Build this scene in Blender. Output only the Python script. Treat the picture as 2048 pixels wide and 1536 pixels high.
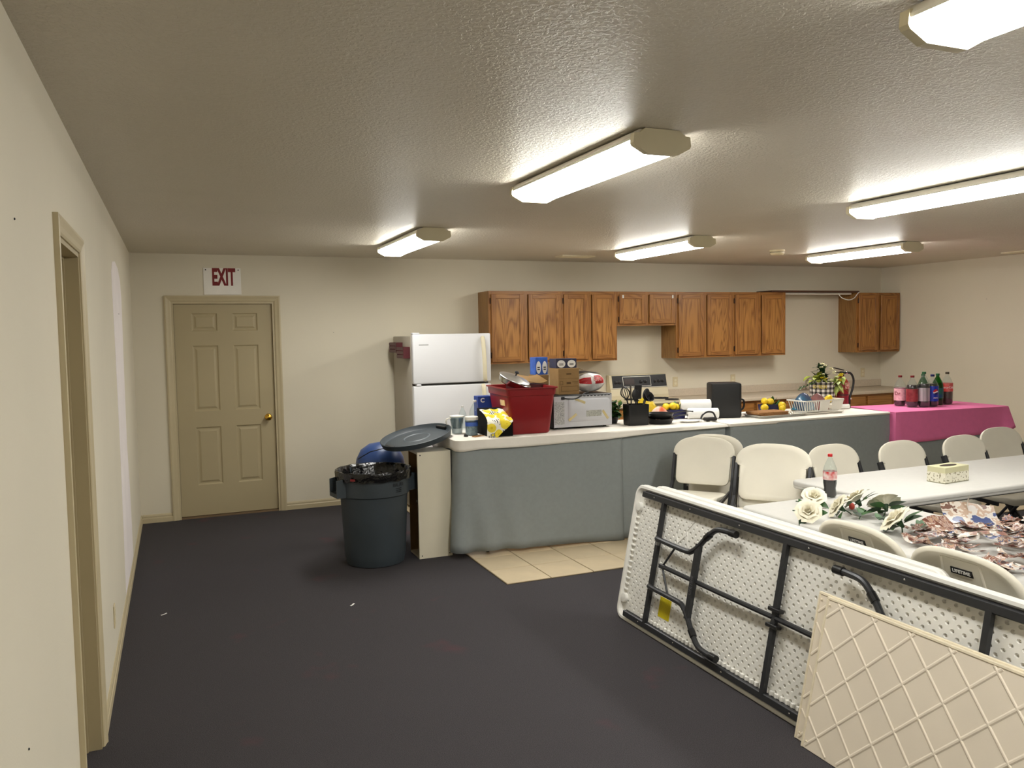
import bpy, bmesh, math, random
from mathutils import Vector, Matrix, Euler
random.seed(7)
for o in list(bpy.data.objects): bpy.data.objects.remove(o, do_unlink=True)
S = bpy.context.scene
COL = S.collection
PI = math.pi

# ------------------------------------------------------------------ camera, world, exposure
F_PX, YAW, PITCH, ROLL = 1626.15, 0.3932, -0.0617, -0.0171
CAM = Vector((0.3386, -8.1658, 1.692))
fw = Vector((math.sin(YAW) * math.cos(PITCH), math.cos(YAW) * math.cos(PITCH), math.sin(PITCH)))
r0 = Vector((math.cos(YAW), -math.sin(YAW), 0)); u0 = r0.cross(fw)
rt = math.cos(ROLL) * r0 + math.sin(ROLL) * u0
up = -math.sin(ROLL) * r0 + math.cos(ROLL) * u0
cam_data = bpy.data.cameras.new('camera')
cam_data.sensor_width = 36.0; cam_data.sensor_fit = 'HORIZONTAL'
cam_data.lens = F_PX / 2048 * 36.0
cam_data.clip_start = 0.05
cam = bpy.data.objects.new('camera', cam_data); COL.objects.link(cam)
cam.matrix_world = Matrix(((rt.x, up.x, -fw.x, CAM.x), (rt.y, up.y, -fw.y, CAM.y), (rt.z, up.z, -fw.z, CAM.z), (0, 0, 0, 1)))
S.camera = cam
W = bpy.data.worlds.new('world'); S.world = W; W.use_nodes = True
W.node_tree.nodes['Background'].inputs[0].default_value = (0.9, 0.93, 1.0, 1)
W.node_tree.nodes['Background'].inputs[1].default_value = 0.02
S.view_settings.view_transform = 'Standard'
S.view_settings.look = 'None'
S.view_settings.gamma = 1.0
S.view_settings.use_curve_mapping = False
S.view_settings.exposure = 1.85
LAMP_STRENGTH = 9.0
LAMP_COLOR = (1.0, 0.99, 0.935)

ROOM_W, ROOM_H, ROOM_Y = 9.074, 2.481, -11.2

# ------------------------------------------------------------------ material helpers
def lin(c):
    return tuple(((x / 255) / 12.92 if x / 255 <= 0.04045 else ((x / 255 + 0.055) / 1.055) ** 2.4) for x in c)
MATS = {}
def mat(name, rgb, rough=0.6, metal=0.0, var=0.06, scale=8.0, bump=0.0, bscale=200.0, spec=0.5, stretch=(1, 1, 1), emit=0.0, trans=0.0, bdist=0.002, coat=0.0, rgb2=None, detail=3.0, sss=0.0):
    """a procedural surface: two tones mixed by noise, with an optional fine bump"""
    if name in MATS: return MATS[name]
    m = bpy.data.materials.new(name); m.use_nodes = True
    nt = m.node_tree; b = nt.nodes['Principled BSDF']
    tc = nt.nodes.new('ShaderNodeTexCoord'); mp = nt.nodes.new('ShaderNodeMapping')
    mp.inputs['Scale'].default_value = stretch
    nt.links.new(tc.outputs['Object'], mp.inputs[0])
    c = lin(rgb); c2 = lin(rgb2) if rgb2 else tuple(min(1, x * (1 - var)) for x in c); c1 = c if rgb2 else tuple(min(1, x * (1 + var)) for x in c)
    n = nt.nodes.new('ShaderNodeTexNoise'); n.inputs['Scale'].default_value = scale; n.inputs['Detail'].default_value = detail
    nt.links.new(mp.outputs[0], n.inputs['Vector'])
    r = nt.nodes.new('ShaderNodeValToRGB'); r.color_ramp.elements[0].position = 0.32; r.color_ramp.elements[1].position = 0.68
    r.color_ramp.elements[0].color = (*c2, 1); r.color_ramp.elements[1].color = (*c1, 1)
    nt.links.new(n.outputs['Fac'], r.inputs[0]); nt.links.new(r.outputs[0], b.inputs['Base Color'])
    b.inputs['Roughness'].default_value = rough; b.inputs['Metallic'].default_value = metal
    b.inputs['Specular IOR Level'].default_value = spec
    b.inputs['Coat Weight'].default_value = coat
    if trans: b.inputs['Transmission Weight'].default_value = trans
    if sss: b.inputs['Subsurface Weight'].default_value = sss; b.inputs['Subsurface Scale'].default_value = 0.01
    if bump:
        n2 = nt.nodes.new('ShaderNodeTexNoise'); n2.inputs['Scale'].default_value = bscale; n2.inputs['Detail'].default_value = 2
        nt.links.new(mp.outputs[0], n2.inputs['Vector'])
        bp = nt.nodes.new('ShaderNodeBump'); bp.inputs['Strength'].default_value = bump; bp.inputs['Distance'].default_value = bdist
        nt.links.new(n2.outputs['Fac'], bp.inputs['Height']); nt.links.new(bp.outputs[0], b.inputs['Normal'])
    MATS[name] = m
    return m
def nodes(m): return m.node_tree, m.node_tree.nodes, m.node_tree.links, m.node_tree.nodes['Principled BSDF']

def clear_plastic(name, rgb=(245, 250, 250), gloss=0.12, tint=1.0):
    if name in MATS: return MATS[name]
    m = bpy.data.materials.new(name); m.use_nodes = True
    nt = m.node_tree; nt.nodes.clear()
    o = nt.nodes.new('ShaderNodeOutputMaterial'); t = nt.nodes.new('ShaderNodeBsdfTransparent'); g = nt.nodes.new('ShaderNodeBsdfGlossy')
    d = nt.nodes.new('ShaderNodeBsdfDiffuse'); mx0 = nt.nodes.new('ShaderNodeMixShader'); mx0.inputs[0].default_value = 0.03
    lw = nt.nodes.new('ShaderNodeLayerWeight'); lw.inputs[0].default_value = 0.35
    fr = nt.nodes.new('ShaderNodeMapRange'); fr.inputs['From Min'].default_value = 0.25; fr.inputs['To Min'].default_value = 0.05; fr.inputs['To Max'].default_value = 0.45; nt.links.new(lw.outputs['Facing'], fr.inputs[0])
    mx = nt.nodes.new('ShaderNodeMixShader')
    t.inputs[0].default_value = (*[x * tint for x in lin(rgb)], 1); g.inputs['Roughness'].default_value = 0.08
    d.inputs[0].default_value = (*lin(rgb), 1)
    nt.links.new(t.outputs[0], mx0.inputs[1]); nt.links.new(d.outputs[0], mx0.inputs[2])
    nt.links.new(fr.outputs[0], mx.inputs[0]); nt.links.new(mx0.outputs[0], mx.inputs[1]); nt.links.new(g.outputs[0], mx.inputs[2])
    nt.links.new(mx.outputs[0], o.inputs[0])
    MATS[name] = m
    return m

def oak(name, base=(150, 100, 52), dark=(104, 64, 28), axis='Z'):
    if name in MATS: return MATS[name]
    m = bpy.data.materials.new(name); m.use_nodes = True
    nt, N, L, b = nodes(m)
    tc = N.new('ShaderNodeTexCoord'); oi = N.new('ShaderNodeObjectInfo')
    mp = N.new('ShaderNodeMapping'); mp.inputs['Scale'].default_value = (9, 9, 0.9) if axis == 'Z' else (0.9, 9, 9)
    ad = N.new('ShaderNodeVectorMath'); ad.operation = 'ADD'
    cmb = N.new('ShaderNodeCombineXYZ'); ml = N.new('ShaderNodeMath'); ml.operation = 'MULTIPLY'; ml.inputs[1].default_value = 37.0
    L.new(oi.outputs['Random'], ml.inputs[0])
    for i in range(3): L.new(ml.outputs[0], cmb.inputs[i])
    L.new(tc.outputs['Object'], ad.inputs[0]); L.new(cmb.outputs[0], ad.inputs[1]); L.new(ad.outputs[0], mp.inputs[0])
    wv = N.new('ShaderNodeTexNoise'); wv.inputs['Scale'].default_value = 1.0; wv.inputs['Detail'].default_value = 1.0; wv.inputs['Distortion'].default_value = 0.8
    L.new(mp.outputs[0], wv.inputs['Vector'])
    m1 = N.new('ShaderNodeMath'); m1.operation = 'MULTIPLY'; m1.inputs[1].default_value = 9.0; L.new(wv.outputs['Fac'], m1.inputs[0])
    fr = N.new('ShaderNodeMath'); fr.operation = 'PINGPONG'; fr.inputs[1].default_value = 0.5; L.new(m1.outputs[0], fr.inputs[0])
    mp2 = N.new('ShaderNodeMapping'); mp2.inputs['Scale'].default_value = (160, 160, 5) if axis == 'Z' else (5, 160, 160)
    L.new(ad.outputs[0], mp2.inputs[0])
    fine = N.new('ShaderNodeTexNoise'); fine.inputs['Scale'].default_value = 1.0; fine.inputs['Detail'].default_value = 2.0; L.new(mp2.outputs[0], fine.inputs['Vector'])
    mx = N.new('ShaderNodeMath'); mx.operation = 'MULTIPLY'; L.new(fr.outputs[0], mx.inputs[0]); mx.inputs[1].default_value = 1.1
    s = N.new('ShaderNodeMath'); s.operation = 'ADD'; L.new(mx.outputs[0], s.inputs[0])
    f2 = N.new('ShaderNodeMath'); f2.operation = 'MULTIPLY'; f2.inputs[1].default_value = 0.75; L.new(fine.outputs['Fac'], f2.inputs[0]); L.new(f2.outputs[0], s.inputs[1])
    r = N.new('ShaderNodeValToRGB'); r.color_ramp.elements[0].position = 0.32; r.color_ramp.elements[1].position = 0.75
    r.color_ramp.elements[0].color = (*lin(dark), 1); r.color_ramp.elements[1].color = (*lin(base), 1)
    L.new(s.outputs[0], r.inputs[0]); L.new(r.outputs[0], b.inputs['Base Color'])
    b.inputs['Roughness'].default_value = 0.42
    bp = N.new('ShaderNodeBump'); bp.inputs['Strength'].default_value = 0.15; bp.inputs['Distance'].default_value = 0.001
    L.new(s.outputs[0], bp.inputs['Height']); L.new(bp.outputs[0], b.inputs['Normal'])
    MATS[name] = m
    return m

# ------------------------------------------------------------------ mesh helpers
class MB:
    def __init__(s): s.v = []; s.f = []
    def add(s, v, f):
        n = len(s.v); s.v += [tuple(p) for p in v]; s.f += [tuple(i + n for i in q) for q in f]; return s
    def box(s, x0, x1, y0, y1, z0, z1):
        return s.add([(x0, y0, z0), (x1, y0, z0), (x1, y1, z0), (x0, y1, z0), (x0, y0, z1), (x1, y0, z1), (x1, y1, z1), (x0, y1, z1)],
                     [(0, 3, 2, 1), (4, 5, 6, 7), (0, 1, 5, 4), (1, 2, 6, 5), (2, 3, 7, 6), (3, 0, 4, 7)])
    def rbox(s, x0, x1, y0, y1, z0, z1, r=0.004, seg=1):
        bm = bmesh.new(); bmesh.ops.create_cube(bm, size=1.0)
        for v in bm.verts:
            v.co = Vector(((x0 + x1) / 2 + v.co.x * (x1 - x0), (y0 + y1) / 2 + v.co.y * (y1 - y0), (z0 + z1) / 2 + v.co.z * (z1 - z0)))
        bmesh.ops.bevel(bm, geom=list(bm.edges), offset=r, segments=seg, profile=0.5, affect='EDGES')
        return s.bm(bm)
    def bm(s, bm):
        bm.verts.index_update()
        s.add([v.co for v in bm.verts], [[v.index for v in f.verts] for f in bm.faces]); bm.free(); return s
    def taper(s, a, z0, b, z1, cap=True):
        """frustum between two xy rectangles a=(x0,x1,y0,y1) at z0 and b at z1"""
        v = [(a[0], a[2], z0), (a[1], a[2], z0), (a[1], a[3], z0), (a[0], a[3], z0), (b[0], b[2], z1), (b[1], b[2], z1), (b[1], b[3], z1), (b[0], b[3], z1)]
        f = [(0, 3, 2, 1), (0, 1, 5, 4), (1, 2, 6, 5), (2, 3, 7, 6), (3, 0, 4, 7)] + ([(4, 5, 6, 7)] if cap else [])
        return s.add(v, f)
    def ring(s, loops, close=True, cap0=True, cap1=True):
        n = len(loops[0]); v = [p for l in loops for p in l]; f = []
        for i in range(len(loops) - 1):
            for j in range(n if close else n - 1):
                k = (j + 1) % n
                f.append((i * n + j, i * n + k, (i + 1) * n + k, (i + 1) * n + j))
        if cap0: f.append(tuple(range(n - 1, -1, -1)))
        if cap1: f.append(tuple((len(loops) - 1) * n + j for j in range(n)))
        return s.add(v, f)
    def lathe(s, prof, seg=24, c=(0, 0, 0), cap0=True, cap1=True, sx=1.0, sy=1.0):
        loops = [[(c[0] + r * sx * math.cos(2 * PI * j / seg), c[1] + r * sy * math.sin(2 * PI * j / seg), c[2] + z) for j in range(seg)] for r, z in prof]
        return s.ring(loops, True, cap0, cap1)
    def tube(s, pts, r, seg=8, cap=True, flat=1.0):
        pts = [Vector(p) for p in pts]; loops = []; prev = None
        for i, p in enumerate(pts):
            d = (pts[min(i + 1, len(pts) - 1)] - pts[max(i - 1, 0)]).normalized()
            if prev is None:
                a = Vector((0, 0, 1)) if abs(d.z) < 0.9 else Vector((1, 0, 0))
                u = d.cross(a).normalized()
            else:
                u = (prev - d * prev.dot(d)).normalized()
            prev = u; w = d.cross(u); rr = r[i] if isinstance(r, (list, tuple)) else r
            loops.append([p + u * (rr * math.cos(2 * PI * j / seg)) + w * (rr * flat * math.sin(2 * PI * j / seg)) for j in range(seg)])
        return s.ring(loops, True, cap, cap)
    def bar(s, a, b, w, h, up=(0, 0, 1)):
        a, b = Vector(a), Vector(b); d = (b - a).normalized(); u = d.cross(Vector(up)).normalized(); n = u.cross(d)
        q = [(-w / 2, -h / 2), (w / 2, -h / 2), (w / 2, h / 2), (-w / 2, h / 2)]
        return s.ring([[p + u * x + n * y for x, y in q] for p in (a, b)])
    def prism(s, poly, a, b, axis='y'):
        def P(p, t): return {'y': (p[0], t, p[1]), 'x': (t, p[0], p[1]), 'z': (p[0], p[1], t)}[axis]
        return s.ring([[P(p, a) for p in poly], [P(p, b) for p in poly]])
    def grid(s, fn, nu, nv):
        v = [fn(i / nu, j / nv) for i in range(nu + 1) for j in range(nv + 1)]
        f = [(i * (nv + 1) + j, (i + 1) * (nv + 1) + j, (i + 1) * (nv + 1) + j + 1, i * (nv + 1) + j + 1) for i in range(nu) for j in range(nv)]
        return s.add(v, f)
    def sheet(s, fn, nu, nv, t=0.002):
        """a grid with thickness t along its normals"""
        m = MB().grid(fn, nu, nv)
        me = bpy.data.meshes.new('tmp'); me.from_pydata(m.v, [], m.f); bm = bmesh.new(); bm.from_mesh(me); bpy.data.meshes.remove(me)
        bmesh.ops.recalc_face_normals(bm, faces=bm.faces)
        bmesh.ops.solidify(bm, geom=list(bm.faces), thickness=t)
        return s.bm(bm)
    def ball(s, c, r, sc=(1, 1, 1), seg=14, rings=9):
        prof = []
        loops = [[(c[0] + r * sc[0] * math.sin(PI * i / rings) * math.cos(2 * PI * j / seg), c[1] + r * sc[1] * math.sin(PI * i / rings) * math.sin(2 * PI * j / seg), c[2] - r * sc[2] * math.cos(PI * i / rings)) for j in range(seg)] for i in range(1, rings)]
        n0 = len(s.v); s.ring(loops, True, False, False)
        a = len(s.v); s.v.append((c[0], c[1], c[2] - r * sc[2])); b = len(s.v); s.v.append((c[0], c[1], c[2] + r * sc[2]))
        k = n0 + (rings - 2) * seg
        for j in range(seg):
            s.f.append((a, n0 + (j + 1) % seg, n0 + j)); s.f.append((b, k + j, k + (j + 1) % seg))
        return s
    def xf(s, M, start=0):
        s.v[start:] = [tuple(M @ Vector(p)) for p in s.v[start:]]; return s
    def build(s, name, material, parent=None, smooth=35, loc=None, rot=None, weld=False, stuff=False):
        me = bpy.data.meshes.new(name); me.from_pydata(s.v, [], s.f); me.validate()
        bm = bmesh.new(); bm.from_mesh(me)
        if weld: bmesh.ops.remove_doubles(bm, verts=bm.verts, dist=1e-5)
        bmesh.ops.recalc_face_normals(bm, faces=bm.faces); bm.to_mesh(me); bm.free()
        if smooth:
            me.polygons.foreach_set('use_smooth', [True] * len(me.polygons)); me.set_sharp_from_angle(angle=math.radians(smooth))
        me.materials.append(material)
        o = bpy.data.objects.new(name, me); COL.objects.link(o)
        if parent: o.parent = parent
        if stuff: o['kind'] = 'stuff'
        if loc: o.location = loc
        if rot: o.rotation_euler = rot
        return o

def tag(o, label, cat, group=None):
    o['label'] = label; o['category'] = cat
    if group: o['group'] = group
    return o
def thing(name, label, cat, loc=(0, 0, 0), rz=0.0, group=None, rot=None):
    o = bpy.data.objects.new(name, None); o.empty_display_size = 0.1; COL.objects.link(o)
    o.location = loc; o.rotation_euler = rot if rot else (0, 0, rz)
    return tag(o, label, cat, group)
def struct(o): o['kind'] = 'structure'; return o
def copy_tree(o, parent=None):
    c = o.copy(); COL.objects.link(c); c.parent = parent
    for ch in list(o.children): copy_tree(ch, c)
    return c
def text(s, size, material, parent, loc, rot, name='lettering', ext=0.0006, align='CENTER', sx=1.0, bold=0.0, wrap=None):
    cu = bpy.data.curves.new('t', 'FONT'); cu.body = s; cu.size = size; cu.extrude = ext; cu.align_x = align; cu.align_y = 'CENTER'; cu.offset = bold; cu.resolution_u = 3
    o = bpy.data.objects.new('t', cu); COL.objects.link(o)
    bpy.context.view_layer.update()
    me = bpy.data.meshes.new_from_object(o.evaluated_get(bpy.context.evaluated_depsgraph_get()))
    bpy.data.objects.remove(o); bpy.data.curves.remove(cu)
    me.materials.clear(); me.materials.append(material); me.name = name
    if wrap:        # bend the lettering round an upright cylinder: (radius, angle it faces, height)
        for v in me.vertices:
            a = wrap[1] + v.co.x * sx / wrap[0]; rr = wrap[0] + v.co.z
            v.co = (rr * math.cos(a), rr * math.sin(a), wrap[2] + v.co.y)
        sx = 1.0; loc = (0, 0, 0); rot = (0, 0, 0)
    n = bpy.data.objects.new(name, me); COL.objects.link(n); n.parent = parent; n.location = loc; n.rotation_euler = rot; n.scale = (sx, 1, 1)
    return n
def rrect(x0, x1, y0, y1, r, n=5):
    pts = []
    for cx, cy, a0 in ((x1 - r, y1 - r, 0), (x0 + r, y1 - r, PI / 2), (x0 + r, y0 + r, PI), (x1 - r, y0 + r, 1.5 * PI)):
        for i in range(n + 1):
            a = a0 + PI / 2 * i / n; pts.append((cx + r * math.cos(a), cy + r * math.sin(a)))
    return pts
def smooth_path(pts, n=6):
    """Catmull-Rom through points"""
    P = [Vector(p) for p in pts]; out = []
    for i in range(len(P) - 1):
        a, b, c, d = P[max(i - 1, 0)], P[i], P[i + 1], P[min(i + 2, len(P) - 1)]
        for k in range(n):
            t = k / n
            out.append(0.5 * ((2 * b) + (c - a) * t + (2 * a - 5 * b + 4 * c - d) * t * t + (3 * b - a - 3 * c + d) * t ** 3))
    out.append(P[-1]); return out

# ------------------------------------------------------------------ shared materials
M_WALL = mat('wall_paint', (222, 214, 194), 0.75, var=0.02, scale=1.5, bump=0.25, bscale=160, bdist=0.0015)
M_CEIL = mat('ceiling_texture', (214, 206, 190), 0.42, var=0.02, scale=2.0)
M_TRIM = mat('beige_trim_paint', (194, 180, 146), 0.45, var=0.03, scale=5)
M_DOOR = mat('beige_door_paint', (176, 162, 128), 0.5, var=0.02, scale=2)
M_OAK = oak('oak_wood', (174, 122, 62), (124, 78, 34)); M_OAKF = oak('oak_frame', (164, 112, 56), (126, 80, 36)); M_OAKX = oak('oak_rail', (164, 112, 56), (126, 80, 36), 'X')
M_OAKS = oak('oak_side_panel', (150, 110, 60), (124, 86, 44))
M_WHITE = mat('white_plastic', (232, 228, 218), 0.45, var=0.02, scale=6)
M_CHAIR = mat('almond_plastic', (226, 220, 204), 0.5, var=0.02, scale=6, bump=0.12, bscale=500, bdist=0.0006)
M_STEEL = mat('charcoal_steel', (52, 53, 56), 0.38, metal=0.3, var=0.08, scale=20)
M_BLACK = mat('black_plastic', (16, 16, 18), 0.4, var=0.1, scale=10)
M_CHROME = mat('chrome', (215, 215, 212), 0.18, metal=1.0, var=0.03)
M_APPL = mat('white_enamel', (222, 222, 224), 0.35, var=0.01, scale=3)
M_CREAM = mat('cream_plastic', (224, 214, 184), 0.45, var=0.03)
M_CARD = mat('cardboard', (150, 118, 74), 0.85, var=0.06, scale=14, bump=0.1, bscale=90)
M_GREYCLOTH = mat('grey_cloth', (142, 148, 148), 0.9, var=0.03, scale=30, bump=0.3, bscale=900, bdist=0.0008)
M_WHITECLOTH = mat('white_cloth', (232, 226, 216), 0.9, var=0.02, scale=20, bump=0.3, bscale=700, bdist=0.0008)
M_PINK = mat('pink_cloth', (228, 116, 166), 0.75, var=0.03, scale=20, bump=0.2, bscale=600, bdist=0.0006)
M_RED = mat('red_plastic', (136, 20, 26), 0.4, var=0.05, scale=6)
M_DARKGREY = mat('dark_grey_plastic', (58, 66, 72), 0.5, var=0.08, scale=5, bump=0.15, bscale=120)
M_BAG = mat('black_film', (10, 10, 11), 0.22, var=0.1, bump=0.8, bscale=24, bdist=0.01)
M_LEAF = mat('leaf_green', (46, 92, 34), 0.5, var=0.3, scale=30)
M_LEAFD = mat('leaf_dark_green', (28, 58, 28), 0.5, var=0.3, scale=30)
M_LIME = mat('leaf_lime', (140, 150, 40), 0.5, var=0.25, scale=30)
M_LEMON = mat('lemon_yellow', (236, 200, 34), 0.45, var=0.1, scale=20, bump=0.2, bscale=300)
M_CLEAR = clear_plastic('clear_plastic')
M_INK = mat('dark_ink', (30, 30, 34), 0.6)
M_PAPER = mat('white_paper', (236, 234, 230), 0.8, var=0.02)
M_OUTLET = mat('almond_outlet_plastic', (214, 200, 164), 0.4)

# ceiling knock-down relief
nt, N, L, b = nodes(M_CEIL)
tc = N.new('ShaderNodeTexCoord'); vo = N.new('ShaderNodeTexNoise'); vo.inputs['Scale'].default_value = 62.0; vo.inputs['Detail'].default_value = 3.0; vo.inputs['Distortion'].default_value = 0.6
L.new(tc.outputs['Object'], vo.inputs['Vector'])
rp = N.new('ShaderNodeValToRGB'); rp.color_ramp.elements[0].position = 0.44; rp.color_ramp.elements[1].position = 0.58
bp = N.new('ShaderNodeBump'); bp.inputs['Strength'].default_value = 0.6; bp.inputs['Distance'].default_value = 0.0035
L.new(vo.outputs['Fac'], rp.inputs[0]); L.new(rp.outputs[0], bp.inputs['Height']); L.new(bp.outputs[0], b.inputs['Normal'])
# carpet: dark aubergine loops with a few faint reddish spill stains
M_CARPET = mat('carpet', (74, 71, 74), 0.95, var=0.3, scale=260, bump=1.0, bscale=330, bdist=0.006, spec=0.15, detail=2)
nt, N, L, b = nodes(M_CARPET)
base = b.inputs['Base Color'].links[0].from_socket
tc = N.new('ShaderNodeTexCoord'); sn = N.new('ShaderNodeTexNoise'); sn.inputs['Scale'].default_value = 2.6; sn.inputs['Detail'].default_value = 4
L.new(tc.outputs['Object'], sn.inputs['Vector'])
rp = N.new('ShaderNodeValToRGB'); rp.color_ramp.elements[0].position = 0.64; rp.color_ramp.elements[1].position = 0.75; rp.color_ramp.elements[1].color = (0.45, 0.45, 0.45, 1)
L.new(sn.outputs['Fac'], rp.inputs[0])
mx = N.new('ShaderNodeMix'); mx.data_type = 'RGBA'; mx.inputs['B'].default_value = (*lin((104, 66, 72)), 1)
L.new(rp.outputs[0], mx.inputs['Factor']); L.new(base, mx.inputs['A']); L.new(mx.outputs['Result'], b.inputs['Base Color'])
# emitter lens
M_LENS = bpy.data.materials.new('lit_lens'); M_LENS.use_nodes = True
nt, N, L, b = nodes(M_LENS)
b.inputs['Base Color'].default_value = (0.9, 0.9, 0.88, 1); b.inputs['Emission Color'].default_value = (*LAMP_COLOR, 1); b.inputs['Emission Strength'].default_value = LAMP_STRENGTH

# ================================================================== the room
H = ROOM_H
TH = 0.12
struct(MB().box(-0.3, ROOM_W + 0.3, ROOM_Y - 0.2, 0.3, -0.12, 0.0).build('floor', M_CARPET, smooth=0))
struct(MB().box(-0.3, ROOM_W + 0.3, ROOM_Y - 0.2, 0.3, H, H + 0.12).build('ceiling', M_CEIL, smooth=0))
# back wall with the exit door's opening
DX0, DX1, DZ = 0.3286, 1.2486, 2.04
struct(MB().prism([(-TH, 0), (DX0, 0), (DX0, DZ), (DX1, DZ), (DX1, 0), (ROOM_W + TH, 0), (ROOM_W + TH, H), (-TH, H)], 0, TH, 'y').build('wall_back', M_WALL, smooth=0))
struct(MB().box(DX0, DX1, 0.10, TH, 0, DZ).build('wall_back', M_WALL, smooth=0))
# left wall with a doorway
LY0, LY1, LZ = -5.15, -4.46, 2.045
wl = MB().prism([(ROOM_Y, 0), (LY0, 0), (LY0, LZ), (LY1, LZ), (LY1, 0), (0, 0), (0, H), (ROOM_Y, H)], -TH, 0, 'x')
wall_left = struct(wl.build('wall_left', M_WALL, smooth=0))
struct(MB().box(ROOM_W, ROOM_W + TH, ROOM_Y, 0, 0, H).build('wall_right', M_WALL, smooth=0))
struct(MB().box(-TH, ROOM_W + TH, ROOM_Y - TH, ROOM_Y, 0, H).build('wall_front', M_WALL, smooth=0))
# patch of white primer on the left wall
M_PRIMER = mat('white_primer', (242, 234, 232), 0.8, var=0.03, scale=4)
pp = [(-2.56, 0.085), (-1.56, 0.085), (-1.60, 0.6), (-1.72, 0.95), (-1.66, 1.5), (-1.58, 2.0), (-1.66, 2.12), (-1.85, 2.19), (-2.15, 2.215), (-2.42, 2.19), (-2.54, 2.12), (-2.50, 1.6), (-2.48, 1.0), (-2.52, 0.5)]
MB().prism(pp, 0.0, 0.0012, 'x').build('paint_patch', M_PRIMER, wall_left, 0)

def baseboard(name, a, b, axis, side):
    # profile: 7.5 cm high, stepped
    prof = [(0, 0), (0.013, 0), (0.013, 0.042), (0.009, 0.048), (0.009, 0.064), (0.004, 0.078), (0, 0.078)]
    if axis == 'y': m = MB().prism([(p, z) for p, z in prof], a, b, 'y') if side > 0 else MB().prism([(ROOM_W - p, z) for p, z in prof], a, b, 'y')
    else: m = MB().prism([(-p, z) for p, z in prof], a, b, 'x')
    return struct(m.build(name, M_TRIM, smooth=0))
baseboard('baseboard_left', ROOM_Y, LY0 - 0.06, 'y', 1)
baseboard('baseboard_left', LY1 + 0.06, -3.4, 'y', 1)
baseboard('baseboard_left', -3.398, -2.55, 'y', 1)
baseboard('baseboard_left', -2.548, 0, 'y', 1)
baseboard('baseboard_back', 0.013, DX0 - 0.057, 'x', 1)
baseboard('baseboard_back', DX1 + 0.057, 2.38, 'x', 1)
baseboard('baseboard_right', ROOM_Y, -0.66, 'y', -1)

def casing_profile(w): return [(0, 0), (w, 0), (w, 0.017), (w - 0.012, 0.019), (w * 0.45, 0.013), (0.008, 0.010), (0, 0.006)]
# exit door casing (three boards), jambs, slab
tw = 0.057
t1 = MB()
for sx, x in ((-1, DX0), (1, DX1)):
    t1 = MB(); prof = casing_profile(tw)
    t1.ring([[(x + sx * p, -d, z + (p if z > 1 else 0)) for p, d in prof] for z in (0.0, DZ)])
    struct(t1.build('trim_1', M_TRIM, smooth=0))
t1 = MB(); prof = casing_profile(tw)
t1.ring([[(DX0 - p, -d, DZ + p) for p, d in prof], [(DX1 + p, -d, DZ + p) for p, d in prof]])
struct(t1.build('trim_1', M_TRIM, smooth=0))
for b_ in ((DX0, DX0 + 0.018, 0.0, 0.10, 0, DZ), (DX1 - 0.018, DX1, 0.0, 0.10, 0, DZ), (DX0 + 0.018, DX1 - 0.018, 0.0, 0.10, DZ - 0.018, DZ)): struct(MB().box(*b_).build('trim_2', M_TRIM, smooth=0))
sx0, sx1, sz1 = DX0 + 0.02, DX1 - 0.02, DZ - 0.021
slab_y = 0.028
def door_slab(x0, x1, z1, panels):
    """a flat slab face with sunk, bevelled and raised panels"""
    m = MB()
    xs = sorted({x0, x1} | {p[0] for p in panels} | {p[1] for p in panels}); zs = sorted({0.02, z1} | {p[2] for p in panels} | {p[3] for p in panels})
    for i in range(len(xs) - 1):
        for j in range(len(zs) - 1):
            a, b, c, d = xs[i], xs[i + 1], zs[j], zs[j + 1]
            if any(abs(p[0] - a) < 1e-6 and abs(p[1] - b) < 1e-6 and abs(p[2] - c) < 1e-6 and abs(p[3] - d) < 1e-6 for p in panels): continue
            m.add([(a, 0, c), (b, 0, c), (b, 0, d), (a, 0, d)], [(0, 1, 2, 3)])
    for (a, b, c, d) in panels:
        loops = []
        for ins, dep in ((0, 0), (0.012, 0.010), (0.024, 0.010), (0.042, 0.002)):
            loops.append([(a + ins, dep, c + ins), (b - ins, dep, c + ins), (b - ins, dep, d - ins), (a + ins, dep, d - ins)])
        m.ring(loops, True, False, True)
    m.add([(x0, 0.04, 0.02), (x1, 0.04, 0.02), (x1, 0.04, z1), (x0, 0.04, z1), (x0, 0, 0.02), (x1, 0, 0.02), (x1, 0, z1), (x0, 0, z1)], [(0, 1, 2, 3), (0, 4, 5, 1), (1, 5, 6, 2), (2, 6, 7, 3), (3, 7, 4, 0)])
    return m
px = [(DX0 + 0.172, DX0 + 0.40), (DX0 + 0.535, DX0 + 0.765)]
pz = [(0.31, 0.86), (1.01, 1.63), (1.765, 1.935)]
d1 = door_slab(sx0, sx1, sz1, [(a, b, c, d) for a, b in px for c, d in pz])
d1.xf(Matrix.Translation((0, slab_y, 0)))
door1 = struct(d1.build('door_1', M_DOOR, smooth=0, weld=True))
M_BRASS = mat('brass', (214, 170, 70), 0.22, metal=1.0)
kb = MB().lathe([(0.033, 0), (0.033, 0.004), (0.028, 0.009), (0.012, 0.012), (0.012, 0.03), (0.02, 0.036), (0.028, 0.046), (0.030, 0.056), (0.026, 0.066), (0.012, 0.072)], 20)
kb.xf(Matrix.Translation((sx1 - 0.065, slab_y, 0.925)) @ Matrix.Rotation(PI / 2, 4, 'X'))
kb.build('door_knob', M_BRASS, door1)
struct(MB().box(DX0 + 0.018, DX1 - 0.018, 0.0, 0.10, 0, 0.014).build('trim_3', mat('threshold', (120, 98, 72), 0.7), smooth=0))
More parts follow.
